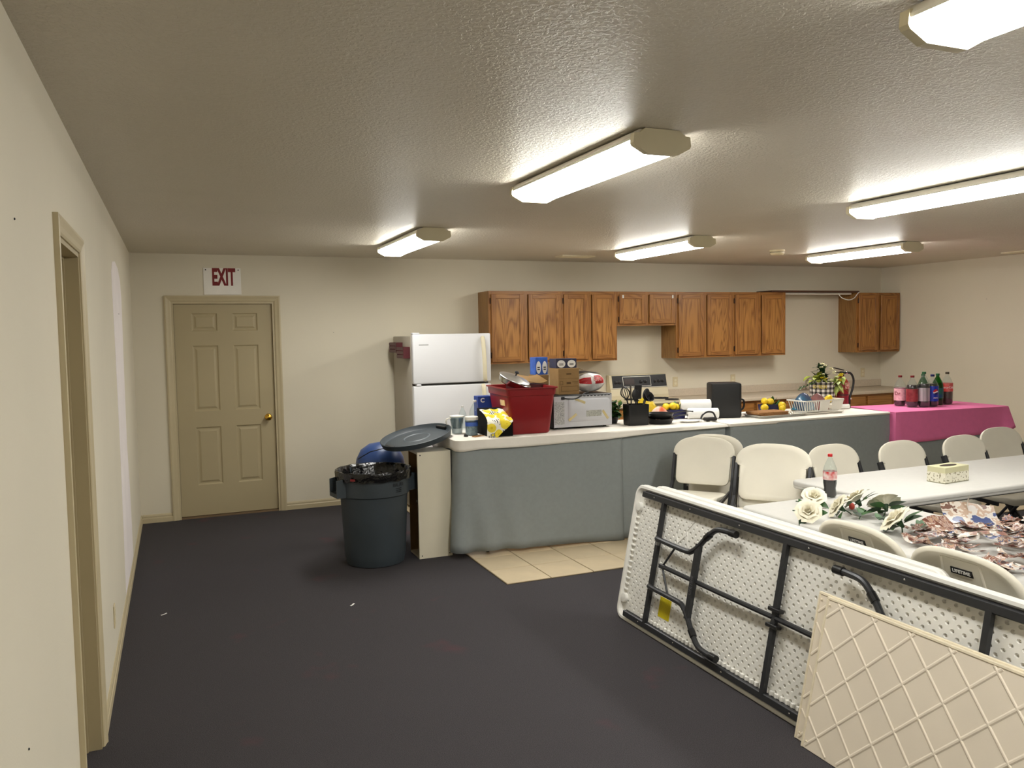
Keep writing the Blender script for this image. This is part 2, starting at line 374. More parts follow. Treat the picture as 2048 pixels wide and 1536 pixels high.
# left doorway: jambs, stop, casing, a closed slab deep in the opening
for b_ in ((-TH - 0.01, 0, LY0, LY0 + 0.018, 0, LZ), (-TH - 0.01, 0, LY1 - 0.018, LY1, 0, LZ), (-TH - 0.01, 0, LY0 + 0.018, LY1 - 0.018, LZ - 0.018, LZ), (-0.085, -0.05, LY1 - 0.03, LY1 - 0.018, 0, LZ - 0.018), (-0.085, -0.05, LY0 + 0.018, LY0 + 0.03, 0, LZ - 0.018), (-0.085, -0.05, LY0 + 0.03, LY1 - 0.03, LZ - 0.03, LZ - 0.018)):
    struct(MB().box(*b_).build('trim_4', M_DOOR, smooth=0))
for sy, y in ((-1, LY0), (1, LY1)):
    t1 = MB(); t1.ring([[(d, y + sy * p, z + (p if z > 1 else 0)) for p, d in prof] for z in (0.0, LZ)])
    struct(t1.build('trim_5', M_TRIM, smooth=0))
t1 = MB(); t1.ring([[(d, LY0 - p, LZ + p) for p, d in prof], [(d, LY1 + p, LZ + p) for p, d in prof]])
struct(t1.build('trim_5', M_TRIM, smooth=0))
struct(MB().box(-TH - 0.005, -0.087, LY0 + 0.02, LY1 - 0.02, 0.01, LZ - 0.02).build('door_2', M_DOOR, smooth=0))

# floor tiles of the kitchen, each a piece of its own
TX, TY, TS = 2.3524, -3.1632, 0.3312
M_GROUT = mat('grout', (96, 84, 66), 0.9)
M_TILE = mat('beige_tile', (208, 190, 158), 0.38, var=0.07, scale=5, detail=6)
fl = struct(MB().box(TX, ROOM_W, TY, 0.0, 0.0, 0.004).build('floor', M_GROUT, smooth=0))
fl['label'] = 'kitchen floor of square beige ceramic tiles with brown grout'
g = 0.0035
tm = MB().rbox(g, TS - g, g, TS - g, 0.002, 0.010, 0.002)
first = None
for i in range(21):
    for j in range(10):
        if TX + (i + 1) * TS > ROOM_W + 0.01 or TY + (j + 1) * TS > 0.2: continue
        if first is None: o = first = tm.build('floor_tile', M_TILE, fl, 0)
        else: o = first.copy(); COL.objects.link(o)
        o.location = (TX + i * TS, TY + j * TS, random.uniform(-0.0006, 0.0006))
# metal carpet edge strip along the tile edge
# ------------------------------------------------------------------ ceiling fixtures
def light_fixture(x, y, label, L_=1.25):
    t = thing('ceiling_light', label, 'light', (x, y, H), 0, 'fluorescent ceiling lights')
    h = L_ / 2
    MB().prism([(-0.098, -0.006), (-0.108, -0.012), (-0.124, -0.034), (-0.124, -0.044), (0.124, -0.044), (0.124, -0.034), (0.108, -0.012), (0.098, -0.006)], -h + 0.01, h - 0.01, 'y').build('housing', M_WHITE, t, 0)
    MB().box(-0.08, 0.08, -h + 0.05, h - 0.05, -0.008, 0).build('mounting_plate', M_INK, t, 0)
    pr = [(-0.121, -0.0435), (-0.122, -0.058), (-0.118, -0.066), (-0.066, -0.092), (0.066, -0.092), (0.118, -0.066), (0.122, -0.058), (0.121, -0.0435)]
    MB().prism(pr, -h + 0.012, h - 0.012, 'y').build('lens', M_LENS, t, 20)
    cp = [(-0.078, -0.002), (-0.102, -0.020), (-0.128, -0.024), (-0.132, -0.060), (-0.126, -0.070), (-0.070, -0.098), (0.070, -0.098), (0.126, -0.070), (0.132, -0.060), (0.128, -0.024), (0.102, -0.020), (0.078, -0.002)]
    for s in (-1, 1):
        MB().prism(cp, s * h, s * (h - 0.028), 'y').build('end_cap', M_CREAM, t, 0)
    return t
LX = (2.135, 4.435, 6.68)
light_fixture(LX[0], -1.765, 'lit fluorescent ceiling light nearest the exit door and refrigerator')
light_fixture(LX[0], -4.79, 'lit fluorescent ceiling light in the middle of the picture, both ends showing')
light_fixture(LX[0], -7.28, 'large lit fluorescent ceiling light cut off by the top right corner')
light_fixture(LX[1], -1.86, 'lit fluorescent ceiling light above the stove end of the cabinets')
light_fixture(LX[1], -4.80, 'lit fluorescent ceiling light cut off by the right edge of the picture')
light_fixture(LX[2], -1.98, 'lit fluorescent ceiling light farthest right, near the corner cabinet')

light_fixture(LX[1], -7.28, 'fluorescent ceiling light beside the viewer, beyond the right edge')
light_fixture(LX[0], -9.8, 'fluorescent ceiling light behind the viewer, near the left wall')
light_fixture(LX[1], -9.8, 'fluorescent ceiling light behind the viewer, middle of the room')

def vent(x, y, rz, label):
    t = thing('ceiling_vent', label, 'vent', (x, y, H), rz, 'ceiling air vents')
    for b_ in ((-0.19, 0.19, -0.085, -0.07, -0.012, 0), (-0.19, 0.19, 0.07, 0.085, -0.012, 0), (-0.19, -0.175, -0.07, 0.07, -0.012, 0), (0.175, 0.19, -0.07, 0.07, -0.012, 0)): MB().box(*b_).build('frame_bar', M_CREAM, t, 0)
    for k in range(6):
        MB().bar((-0.175, -0.055 + k * 0.022, -0.010), (0.175, -0.055 + k * 0.022, -0.010), 0.016, 0.002, (0, 0.5, 1)).build('slat', M_CREAM, t, 0)
vent(4.2, -0.62, 0, 'flat cream ceiling vent between the two left rear ceiling lights')
vent(8.76, -2.18, PI / 2, 'flat cream ceiling vent by the right wall at the picture edge')
t = thing('smoke_detector', 'round almond smoke detector on the ceiling between two rear lights', 'detector', (5.95, -1.62, H))
MB().lathe([(0.075, 0), (0.075, -0.012), (0.068, -0.014)], 24).build('base', M_OUTLET, t)
MB().lathe([(0.066, -0.014), (0.070, -0.018), (0.070, -0.034), (0.055, -0.048), (0.02, -0.052)], 24).build('cover', M_OUTLET, t)
MB().lathe([(0.0715, -0.022), (0.0715, -0.026)], 24, cap0=False, cap1=False).build('slot', M_INK, t)

# exit sign, outlets, nails
t = thing('exit_sign', 'white wall sign reading EXIT in dark red above the beige door', 'sign', (0.787, -0.001, 2.232))
MB().rbox(-0.167, 0.167, -0.005, 0, -0.125, 0.125, 0.0015).build('board', mat('sign_white', (244, 240, 232), 0.5, var=0.02), t, 0)
M_REDINK = mat('dark_red_ink', (122, 16, 20), 0.5)
text('EXIT', 0.215, M_REDINK, t, (0.012, -0.0056, 0.032), (PI / 2, 0, 0), sx=0.47, bold=0.009)
for sx in (-1, 1):
    MB().lathe([(0.006, 0), (0.005, 0.003), (0.0, 0.0035)], 10).xf(Matrix.Translation((sx * 0.145, -0.005, 0.106)) @ Matrix.Rotation(PI / 2, 4, 'X')).build('screw', M_INK, t)
def outlet(loc, rz, label):
    t = thing('wall_outlet', label, 'outlet', loc, rz, 'almond wall outlets')
    MB().rbox(-0.036, 0.036, -0.006, 0, -0.058, 0.058, 0.003).build('plate', M_OUTLET, t)
    for s in (-1, 1):
        MB().prism(rrect(-0.016, 0.016, s * 0.02 - 0.013, s * 0.02 + 0.013, 0.008), -0.008, -0.005, 'y').build('socket', M_CREAM, t)
outlet((0, -3.57, 0.275), PI / 2, 'almond wall outlet low on the left wall near the baseboard')
outlet((5.825, 0, 1.09), 0, 'almond outlet plate on the wall just right of the stove')
outlet((6.66, 0, 1.09), 0, 'almond outlet plate above the counter, behind the tall black appliance')
outlet((8.76, 0, 1.10), 0, 'almond outlet plate under the corner wall cabinet')
def nail(loc, rot, label):
    o = MB().lathe([(0.003, 0), (0.003, 0.002), (0.0015, 0.003)], 8).build('nail', M_INK); o.location = loc; o.rotation_euler = rot; tag(o, label, 'nail', 'nails left in the walls')
nail((0, -5.907, 1.985), (0, PI / 2, 0), 'small dark nail high on the left wall before the doorway')
nail((0, -6.094, 0.774), (0, PI / 2, 0), 'small dark nail low on the left wall before the doorway')
nail((0.0012, -1.993, 1.873), (0, PI / 2, 0), 'small dark nail in the white patch on the left wall')
nail((1.813, 0, 1.735), (PI / 2, 0, 0), 'small dark nail in the back wall between door and refrigerator')
nail((ROOM_W, -1.531, 2.001), (0, -PI / 2, 0), 'small dark nail high on the right wall')
for (x, y, a), l in (((0.219, -2.797, 0.3), 'tiny white scrap on the carpet near the left wall'), ((1.315, -3.125, 0.7), 'tiny white scrap on the carpet in front of the grey trash can')):
    o = MB().sheet(lambda u, v: ((u - .5) * 0.035, (v - .5) * 0.012, 0.002 + 0.006 * u * u), 4, 2, 0.001).build('paper_scrap', M_PAPER); o.location = (x, y, 0.001); o.rotation_euler = (0, 0, a); tag(o, l, 'scrap', 'paper scraps on the carpet')

# ------------------------------------------------------------------ kitchen
def cab_door(parent, x0, x1, z0, z1, y, hinge=None, pull=True, horiz=False):
    """framed oak door: two stiles, two rails (one mesh) and a recessed panel"""
    s = 0.05; d = 0.02
    o = MB().box(x0 + 0.01, x1 - 0.01, y - d + 0.008, y, z0 + 0.01, z1 - 0.01).build('door', M_OAK, parent, 0)
    for a_, b_ in ((x0, x0 + s), (x1 - s, x1)): MB().rbox(a_, b_, y - d, y - 0.0005, z0, z1, 0.003).build('stile', M_OAKF, o, 0)
    for a_, b_ in ((z1 - s, z1), (z0, z0 + s)): MB().rbox(x0 + s - 0.001, x1 - s + 0.001, y - d, y - 0.0005, a_, b_, 0.003).build('rail', M_OAKX, o, 0)
    if hinge is not None:
        for z in ((z0 + 0.07, z1 - 0.07) if z1 - z0 > 0.4 else (z0 + 0.05, z1 - 0.05)):
            xx = x0 - 0.006 if hinge < 0 else x1 + 0.006
            MB().rbox(xx - 0.007, xx + 0.007, y - 0.012, y, z - 0.03, z + 0.03, 0.003).build('hinge', M_HINGE, o)
    return o
M_HINGE = mat('dark_bronze', (56, 36, 24), 0.4, metal=0.6)
CD = 0.31
def wall_cabinet(x0, x1, z0, z1, label, hinges=(-1, 1)):
    t = thing('wall_cabinet', label, 'cabinet', (0, 0, 0), 0, 'oak wall cabinets')
    MB().box(x0, x1, -CD + 0.018, -0.001, z0, z1).build('body', M_OAKS, t, 0)
    f = 0.04
    for xa, xb in ((x0, x0 + f), ((x0 + x1 - f) / 2, (x0 + x1 + f) / 2), (x1 - f, x1)): MB().box(xa, xb, -CD, -CD + 0.019, z0, z1).build('face_stile', M_OAKF, t, 0)
    for za, zb in ((z1 - f, z1), (z0, z0 + f)): MB().box(x0 + f, x1 - f, -CD + 0.0005, -CD + 0.018, za, zb).build('face_rail', M_OAKX, t, 0)
    c = (x0 + x1) / 2
    cab_door(t, x0 + 0.025, c - 0.027, z0 + 0.022, z1 - 0.032, -CD, hinges[0])
    cab_door(t, c + 0.027, x1 - 0.02, z0 + 0.022, z1 - 0.032, -CD, hinges[1])
    return t
ZB, ZT = 1.38, 2.136
wall_cabinet(3.35, 4.182, ZB, ZT, 'wide oak wall cabinet farthest left, beside the refrigerator', (-1, None))
wall_cabinet(4.183, 4.861, ZB, ZT, 'oak wall cabinet left of the gap over the stove', (-1, None))
c3 = wall_cabinet(4.862, 5.633, 1.757, ZT, 'short oak wall cabinet hung over the stove', (-1, None))
wall_cabinet(5.634, 6.42, ZB, ZT, 'oak wall cabinet just right of the short stove cabinet', (-1, None))
wall_cabinet(6.421, 7.20, ZB, ZT, 'oak wall cabinet left of the empty stretch of wall', (-1, None))
wall_cabinet(8.337, ROOM_W - 0.004, ZB, ZT, 'oak wall cabinet in the right corner of the room', (-1, None))
for (x, z) in ((4.93, 2.085), (5.575, 2.085)):
    MB().rbox(x - 0.01, x + 0.01, -CD - 0.026, -CD - 0.02, z - 0.022, z + 0.012, 0.002).build('white_clip', M_PAPER, c3)
o = MB().rbox(6.975, 8.355, -0.335, -0.05, ZT + 0.001, ZT + 0.022, 0.002).build('plank', mat('dark_plank', (74, 44, 26), 0.5, var=0.2, scale=20, stretch=(1, 12, 12))); tag(o, 'dark wooden plank bridging the tops of two wall cabinets', 'plank')
o = MB().tube(smooth_path([(8.03, -0.31, ZT - 0.01), (8.06, -0.33, 2.075), (8.13, -0.335, 2.05), (8.2, -0.335, 2.045), (8.27, -0.335, 2.07), (8.31, -0.335, 2.11), (8.345, -0.338, ZT + 0.006)]), 0.0055, 6).build('power_cord', M_PAPER); tag(o, 'white cord looping under the plank beside the corner cabinet', 'cord')
o = MB().rbox(7.23, 8.30, -0.26, -0.16, ZT - 0.022, ZT + 0.0005, 0.004).build('strip_light', M_WHITE); tag(o, 'thin white strip light fixed under the dark plank', 'light')

# base cabinets and worktop
def base_cabinet(x0, x1, label):
    t = thing('base_cabinet', label, 'cabinet', (0, 0, 0.01), 0, 'oak base cabinets')
    MB().box(x0, x1, -0.58, -0.002, 0.10, 0.865).build('body', M_OAKS, t, 0); MB().box(x0, x1, -0.51, -0.002, 0.0, 0.10).build('toe_kick', M_OAKS, t, 0)
    MB().box(x0, x1, -0.6, -0.58, 0.10, 0.865).build('face_frame', M_OAKX, t, 0)
    c = (x0 + x1) / 2
    for a, b in ((x0 + 0.02, c - 0.02), (c + 0.02, x1 - 0.02)):
        d = MB().rbox(a, b, -0.62, -0.6, 0.70, 0.84, 0.003).build('drawer', M_OAKX, t, 0)
        cab_door(t, a, b, 0.12, 0.67, -0.6)
base_cabinet(3.25, 4.06, 'oak base cabinet behind the red tub, right of the refrigerator')
base_cabinet(4.062, 4.88, 'oak base cabinet immediately left of the stove')
base_cabinet(5.652, 6.5, 'oak base cabinet immediately right of the stove')
base_cabinet(6.502, 7.34, 'oak base cabinet behind the lemons and white dish rack')
base_cabinet(7.342, 8.2, 'oak base cabinet behind the red fire extinguisher')
base_cabinet(8.202, ROOM_W - 0.004, 'oak base cabinet at the right wall behind the soda bottles')
M_LAM = mat('beige_laminate', (206, 192, 172), 0.4, var=0.05, scale=60)
def worktop(x0, x1, label):
    t = thing('worktop', label, 'worktop')
    MB().rbox(x0, x1, -0.64, -0.002, 0.876, 0.915, 0.006, 2).build('top', M_LAM, t)
    MB().rbox(x0, x1, -0.022, -0.001, 0.915, 1.005, 0.004).build('backsplash', M_LAM, t)
worktop(3.25, 4.882, 'beige laminate worktop between refrigerator and stove')
worktop(5.650, ROOM_W - 0.003, 'long beige laminate worktop right of the stove')
t = thing('sink_faucet', 'dark faucet on the rear worktop behind the checkered pot', 'faucet', (7.68, -0.14, 0.915))
MB().rbox(-0.11, 0.11, -0.03, 0.03, 0, 0.02, 0.006).build('base', M_CHROME, t)
MB().tube(smooth_path([(0, 0, 0.01), (0, 0, 0.1), (0, -0.05, 0.16), (0, -0.15, 0.15), (0, -0.18, 0.11)]), 0.011, 8).build('spout', M_CHROME, t)
MB().lathe([(0.02, 0.02), (0.022, 0.05), (0.01, 0.06)], 12, (-0.08, 0, 0)).build('tap', M_CHROME, t); MB().lathe([(0.02, 0.02), (0.022, 0.05), (0.01, 0.06)], 12, (0.08, 0, 0)).build('tap', M_CHROME, t)

# stove
M_STOVE = mat('almond_enamel', (216, 204, 172), 0.35, var=0.02)
t = thing('stove', 'almond electric stove with a black control panel on its backguard', 'stove', (5.265, 0, 0.011))
MB().rbox(-0.378, 0.378, -0.62, -0.02, 0.06, 0.895, 0.006).build('body', M_STOVE, t)
MB().rbox(-0.379, 0.379, -0.65, -0.02, 0.895, 0.915, 0.006, 2).build('cooktop', M_STOVE, t)
od = MB().rbox(-0.365, 0.365, -0.645, -0.62, 0.26, 0.86, 0.006).build('oven_door', M_BLACK, t)
MB().tube([(-0.3, -0.645, 0.82), (-0.295, -0.68, 0.82), (-0.27, -0.69, 0.82), (0.27, -0.69, 0.82), (0.295, -0.68, 0.82), (0.3, -0.645, 0.82)], 0.012, 8).build('handle', M_CHROME, od)
MB().rbox(-0.365, 0.365, -0.64, -0.62, 0.08, 0.24, 0.006).build('drawer', M_STOVE, t)
bg = [(-0.02, 0.915), (-0.135, 0.915), (-0.135, 0.955), (-0.115, 1.03), (-0.108, 1.035), (-0.075, 1.185), (-0.02, 1.19)]
MB().prism(bg, -0.379, 0.379, 'x').build('backguard', M_STOVE, t, 0)
def onpanel(x, s, off): # s 0..1 up the slanted face
    return (x, -0.109 + 0.033 * s - off, 1.037 + 0.146 * s)
def panel_rect(x0, x1, s0, s1, off, off0=0):
    return MB().ring([[onpanel(x0, s0, o_), onpanel(x1, s0, o_), onpanel(x1, s1, o_), onpanel(x0, s1, o_)] for o_ in (off0, off)])
pan = panel_rect(-0.345, 0.372, 0.06, 0.98, 0.004).build('control_panel', M_BLACK, t, 0)
M_SILV = mat('silver_trim', (200, 196, 186), 0.35, metal=0.6)
for fa in ((-0.21, 0.16, 0.86, 0.90), (-0.21, 0.16, 0.12, 0.15), (-0.21, -0.205, 0.15, 0.86), (0.155, 0.16, 0.15, 0.86)): panel_rect(*fa, 0.006, .004).build('frame_line', M_SILV, pan, 0)
panel_rect(-0.36, 0.379, 0.0, 0.05, 0.006).build('trim_strip', M_SILV, t, 0)
panel_rect(-0.19, -0.06, 0.28, 0.74, 0.0055, .004).build('display', mat('clock_glass', (70, 60, 58), 0.2), pan, 0)
tilt = math.atan2(0.033, 0.146)
for x in (-0.30, -0.25, 0.03, 0.09, 0.22, 0.27, 0.32):
    k = MB().lathe([(0.021, 0), (0.021, 0.006), (0.014, 0.008), (0.013, 0.02), (0.009, 0.022)], 14); p = onpanel(x, 0.48, 0.004)
    k.xf(Matrix.Translation(p) @ Matrix.Rotation(PI / 2 - tilt, 4, 'X')); k.build('knob', mat('knob_grey', (52, 50, 50), 0.35), t)
for (x, y, r) in ((-0.19, -0.48, 0.10), (0.19, -0.48, 0.08), (-0.19, -0.24, 0.08), (0.19, -0.24, 0.10)):
    MB().tube([(x + r * (0.18 + 0.82 * k / 80) * math.cos(k * 0.32), y + r * (0.18 + 0.82 * k / 80) * math.sin(k * 0.32), 0.9205) for k in range(81)], 0.005, 5).build('burner', M_INK, t)

# refrigerator
t = thing('refrigerator', 'white top-freezer refrigerator standing against the back wall', 'refrigerator', (2.41, 0, 0))
FW = 0.785
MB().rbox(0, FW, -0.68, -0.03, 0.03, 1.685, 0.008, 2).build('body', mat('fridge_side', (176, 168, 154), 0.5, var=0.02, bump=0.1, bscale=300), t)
fd = MB().rbox(0, FW, -0.755, -0.69, 1.232, 1.702, 0.012, 3).build('freezer_door', M_APPL, t)
rd = MB().rbox(0, FW, -0.755, -0.69, 0.11, 1.212, 0.012, 3).build('refrigerator_door', M_APPL, t)
MB().box(0.01, FW - 0.01, -0.69, -0.68, 0.12, 1.69).build('gasket', mat('gasket_grey', (92, 88, 82), 0.7), t, 0)
MB().box(0.02, FW - 0.02, -0.70, -0.66, 0.02, 0.10).build('kick_grille', M_INK, t, 0)
M_HANDLE = mat('yellowed_handle', (226, 216, 186), 0.4, var=0.05)
def fr_handle(par, z0, z1):
    pts = [(FW - 0.06, -0.752, z0), (FW - 0.075, -0.785, z0 + 0.03), (FW - 0.085, -0.80, (z0 + z1) / 2), (FW - 0.09, -0.785, z1 - 0.04), (FW - 0.085, -0.752, z1)]
    MB().tube(smooth_path(pts, 5), 0.02, 10, flat=0.8).build('handle', M_HANDLE, par)
fr_handle(fd, 1.245, 1.665); fr_handle(rd, 0.72, 1.20)
MB().rbox(0.0, 0.07, -0.75, -0.70, 1.702, 1.716, 0.004).build('hinge_cover', M_APPL, t)
MB().rbox(0.03, 0.075, -0.758, -0.69, 1.213, 1.231, 0.003).build('hinge', M_APPL, t)
MB().rbox(0.06, 0.155, -0.7565, -0.754, 1.595, 1.607, 0.0008).build('badge', mat('badge_grey', (172, 172, 172), 0.4), fd)
M_MAROON = mat('maroon_plastic', (78, 16, 24), 0.45)
def mag_bin(y0, y1, z0, z1, label):
    t = thing('magnetic_bin', label, 'bin', (2.408, 0, 0), 0, 'maroon bins stuck to the refrigerator')
    d = 0.062
    MB().box(-0.006, -0.001, y0, y1, z0, z1).build('back_plate', M_MAROON, t, 0); MB().box(-d, -0.006, y0, y1, z0, z0 + 0.005).build('bottom', M_MAROON, t, 0)
    for ya, yb in ((y0, y0 + 0.005), (y1 - 0.005, y1)): MB().box(-d, -0.006, ya, yb, z0 + 0.005, z1).build('side', M_MAROON, t, 0)
    for k in range(3): MB().box(-d - 0.004, -d, y0, y1, z0 + k * (z1 - z0) / 3 + 0.004, z0 + (k + 1) * (z1 - z0) / 3 - 0.004).build('front_rib', M_MAROON, t, 0)
mag_bin(-0.40, -0.12, 1.525, 1.625, 'maroon plastic bin high on the refrigerator side, nearer the wall')
mag_bin(-0.665, -0.415, 1.475, 1.585, 'maroon plastic bin on the refrigerator side, nearer the doors')

# ------------------------------------------------------------------ draped serving tables
def arc_path(pts, step=0.03):
    out = [Vector((*pts[0], 0))]
    for a, b in zip(pts[:-1], pts[1:]):
        a, b = Vector((*a, 0)), Vector((*b, 0)); n = max(1, int((b - a).length / step))
        for k in range(1, n + 1): out.append(a + (b - a) * k / n)
    return out
def skirt(name, material, parent, pts, ztop, hem, fold, off=0.0, nv=14, closed=False, top=False, step=0.03):
    """cloth hung from a line: hem(s) gives its lower edge, fold(s, v) its outward offset"""
    P = arc_path(pts + ([pts[0]] if closed else []), step)
    if closed: P = P[:-1]
    n = len(P); s = [0.0]
    for a, b in zip(P[:-1], P[1:]): s.append(s[-1] + (b - a).length)
    nor = []
    for i in range(n):
        a = P[i - 1] if (closed or i > 0) else P[i]; b = P[(i + 1) % n] if (closed or i < n - 1) else P[i]
        d = (b - a).normalized(); nor.append(Vector((d.y, -d.x, 0)))
    rows = []
    if top: rows.append([(p.x - q.x * 0.012, p.y - q.y * 0.012, ztop) for p, q in zip(P, nor)])
    for j in range(nv + 1):
        v = j / nv
        rows.append([(p.x + q.x * (off + fold(si, v)), p.y + q.y * (off + fold(si, v)), (ztop - 0.006 if top else ztop) - v * (ztop - hem(si))) for p, q, si in zip(P, nor, s)])
    m = MB()
    m.ring(rows, closed, top, False)
    o = m.build(name, material, parent, 60)
    md = o.modifiers.new('thickness', 'SOLIDIFY'); md.thickness = 0.0025; md.offset = -1
    return o
def plain_table(name, label, loc, rz, L_, D, z, group):
    t = thing(name, label, 'table', loc, rz, group)
    m = MB().ring([[(x, y, zz) for x, y in rrect(0.012, L_ - 0.012, 0.012, D - 0.012, 0.03)] for zz in (z - 0.045, z - 0.005)]).build('tabletop', M_WHITE, t)
    for x in (0.25, L_ - 0.25):
        for y in (0.07, D - 0.07): MB().tube([(x, y, 0.011), (x, y, z - 0.045)], 0.014, 8).build('leg', M_STEEL, t)
    return t
Z9 = 0.9
def wv(s, k, ph): return 0.5 + 0.5 * math.sin(k * s + ph)
# table 1 ------------------------------------------------------
A1, R1, L1, D1 = (2.27, -2.405, 0), -0.0535, 2.36, 0.72
plain_table('serving_table', 'long folding table hidden under the grey and white cloths, by the refrigerator', A1, R1, L1, D1, Z9, 'serving tables')
def hem1(s):
    x = s - D1
    if x < 0: return 0.05
    return 0.05 - 0.03 * min(1, x / 0.5) + 0.012 * math.sin(3 * x) * (x > 0.2)
def fold1(s, v):
    x = s - D1 + 0.02
    a = 0.022 * math.exp(-((x - 0.22) / 0.3) ** 2)
    return 0.006 + v ** 1.3 * (0.010 + a * (math.sin(26 * x - 5 * v) + 0.5) + 0.006 * math.sin(9 * x + 2 * v) + 0.03 * max(0, 1 - abs(x) / 0.12) + 0.012 * math.exp(-((x - 1.33) / 0.08) ** 2))
cl = [(0.0, D1), (0.0, 0.05)] + [(0.05 - 0.05 * math.cos(a), 0.05 - 0.05 * math.sin(a)) for a in (0.4, 0.8, 1.2)] + [(0.05, 0.0), (1.38, 0.0)]
t = thing('table_skirt', 'grey cloth skirt on the table front, beside the white shelf box', 'tablecloth', A1, R1, 'grey table skirts')
skirt('cloth', M_GREYCLOTH, t, cl, Z9 - 0.012, hem1, fold1)
def fold1b(s, v): return -0.004 + v * (0.010 + 0.010 * math.sin(14 * s) * math.exp(-s * 2.5))
t = thing('table_skirt', 'grey cloth skirt continuing right of the seam, behind the stacked chairs', 'tablecloth', A1, R1, 'grey table skirts')
skirt('cloth', M_GREYCLOTH, t, [(1.36, 0.0), (L1, 0.0), (L1, D1)], Z9 - 0.012, lambda s: 0.02, fold1b)
def hemw(s):
    if s < D1: return Z9 - 0.10 - 0.03 * math.sin(8 * s)
    x = s - D1
    if x < L1: return Z9 - max(0.018, 0.062 + 0.02 * math.exp(-(x / 0.12) ** 2) + 0.008 * math.sin(3.2 * x) - 0.055 * max(0, (x - 1.2) / (L1 - 1.2)))
    return Z9 - 0.02
out1 = [(0.0, D1), (0.0, 0.06), (0.008, 0.026), (0.028, 0.007), (0.06, 0.0), (L1, 0.0), (L1, D1)]
t = thing('tablecloth', 'white cloth spread over the table top by the refrigerator, hanging slightly in front', 'tablecloth', A1, R1, 'white table covers')
skirt('cloth', M_WHITECLOTH, t, out1, Z9 + 0.001, hemw, lambda s, v: 0.012 + 0.010 * v + 0.006 * v * math.sin(7 * s), closed=True, top=True, nv=4)
# table 2 ------------------------------------------------------
A2, R2, L2, D2 = (4.675, -2.535, 0), 0.016, 1.84, 0.74
plain_table('serving_table', 'folding table hidden under a long grey cloth, behind the white chairs', A2, R2, L2, D2, Z9, 'serving tables')
t = thing('table_skirt', 'smooth grey cloth hanging to the floor behind the white folding chairs', 'tablecloth', A2, R2, 'grey table skirts')
skirt('cloth', M_GREYCLOTH, t, [(0.0, D2), (0.0, 0.0), (L2, 0.0), (L2, D2)], Z9 - 0.004, lambda s: 0.02, lambda s, v: 0.002 + v * (0.012 + 0.006 * math.sin(8 * s)))
t = thing('tablecloth', 'white cloth on the table holding the dish rack and cork boards', 'tablecloth', A2, R2, 'white table covers')
skirt('cloth', M_WHITECLOTH, t, [(0.0, D2), (0.0, 0.0), (L2, 0.0), (L2, D2)], Z9 + 0.002, lambda s: Z9 - 0.014 - 0.008 * (s < D2 + 0.5), lambda s, v: 0.008, closed=True, top=True, nv=2)
# table 3 ------------------------------------------------------
A3, R3, L3, D3 = (6.555, -2.545, 0), -0.10, 1.33, 0.62
plain_table('serving_table', 'folding table hidden under the pink cloth near the right wall', A3, R3, L3, D3, Z9, 'serving tables')
t = thing('table_skirt', 'grey cloth showing below the pink tablecloth', 'tablecloth', A3, R3, 'grey table skirts')
skirt('cloth', M_GREYCLOTH, t, [(0.0, D3), (0.0, 0.0), (L3, 0.0), (L3, D3)], Z9 - 0.006, lambda s: 0.30 if s < D3 + 0.1 or s > D3 + 0.65 else 0.36, lambda s, v: 0.0 + v * (0.008 + 0.008 * math.sin(16 * s)))
def hem3(s):
    if s < D3: return 0.60
    x = s - D3
    if x < L3: return 0.60 + 0.05 * x - 0.045 * math.exp(-(x / 0.06) ** 2) + 0.004 * math.sin(11 * x)
    return 0.70 - 0.03 * math.sin(5 * (x - L3))
def fold3(s, v):
    x = s - D3
    return 0.012 + v * (0.012 + 0.05 * math.exp(-(x / 0.05) ** 2) + 0.05 * math.exp(-((x - L3) / 0.06) ** 2) + 0.006 * math.sin(10 * x))
t = thing('tablecloth', 'pink tablecloth hanging partway down the table with soda bottles', 'tablecloth', A3, R3)
skirt('cloth', M_PINK, t, [(0.0, D3), (0.0, 0.0), (L3, 0.0), (L3, D3)], Z9 + 0.004, hem3, fold3, closed=True, top=True, nv=8)
t = thing('storage_box', 'pale plastic box on the floor under the pink table', 'box', (7.26, -2.36, 0.011))
MB().taper((-0.26, 0.26, -0.2, 0.2), 0, (-0.3, 0.3, -0.24, 0.24), 0.30).build('body', mat('pale_lilac_plastic', (220, 204, 208), 0.4), t, 0)
MB().rbox(-0.32, 0.32, -0.26, 0.26, 0.30, 0.33, 0.01, 2).build('lid', M_WHITE, t)
ZC = 0.9015 + 0.0015    # top of the cloths

# ------------------------------------------------------------------ trash corner
M_BLUEBIN = mat('blue_plastic', (48, 74, 128), 0.4, var=0.06)
t = thing('trash_can', 'large dark grey round trash can with a black liner bag', 'trash can', (1.685, -2.18, 0))
MB().lathe([(0.195, 0.0), (0.212, 0.006), (0.222, 0.05), (0.226, 0.07), (0.248, 0.50), (0.250, 0.515), (0.262, 0.525), (0.266, 0.66), (0.276, 0.665), (0.278, 0.69), (0.262, 0.692), (0.255, 0.66), (0.232, 0.5), (0.205, 0.03)], 48, cap1=True).build('body', M_DARKGREY, t, 40)
for s, a in ((1, PI * 0.99), (1, -0.01)):
    h_ = MB().ring([[(x, y * (1 - 0.06 * (x > 0.3)), z + (0.0 if x < 0.3 else -0.012 * (z > 0.6))) for y, z in ((-0.085, 0.66), (-0.072, 0.66), (-0.072, 0.552), (0.072, 0.552), (0.072, 0.66), (0.085, 0.66), (0.085, 0.522), (-0.085, 0.522))] for x in (0.248, 0.315)])
    h_.xf(Matrix.Rotation(a + 0.18, 4, 'Z')); h_.build('handle', M_DARKGREY, t, 0)
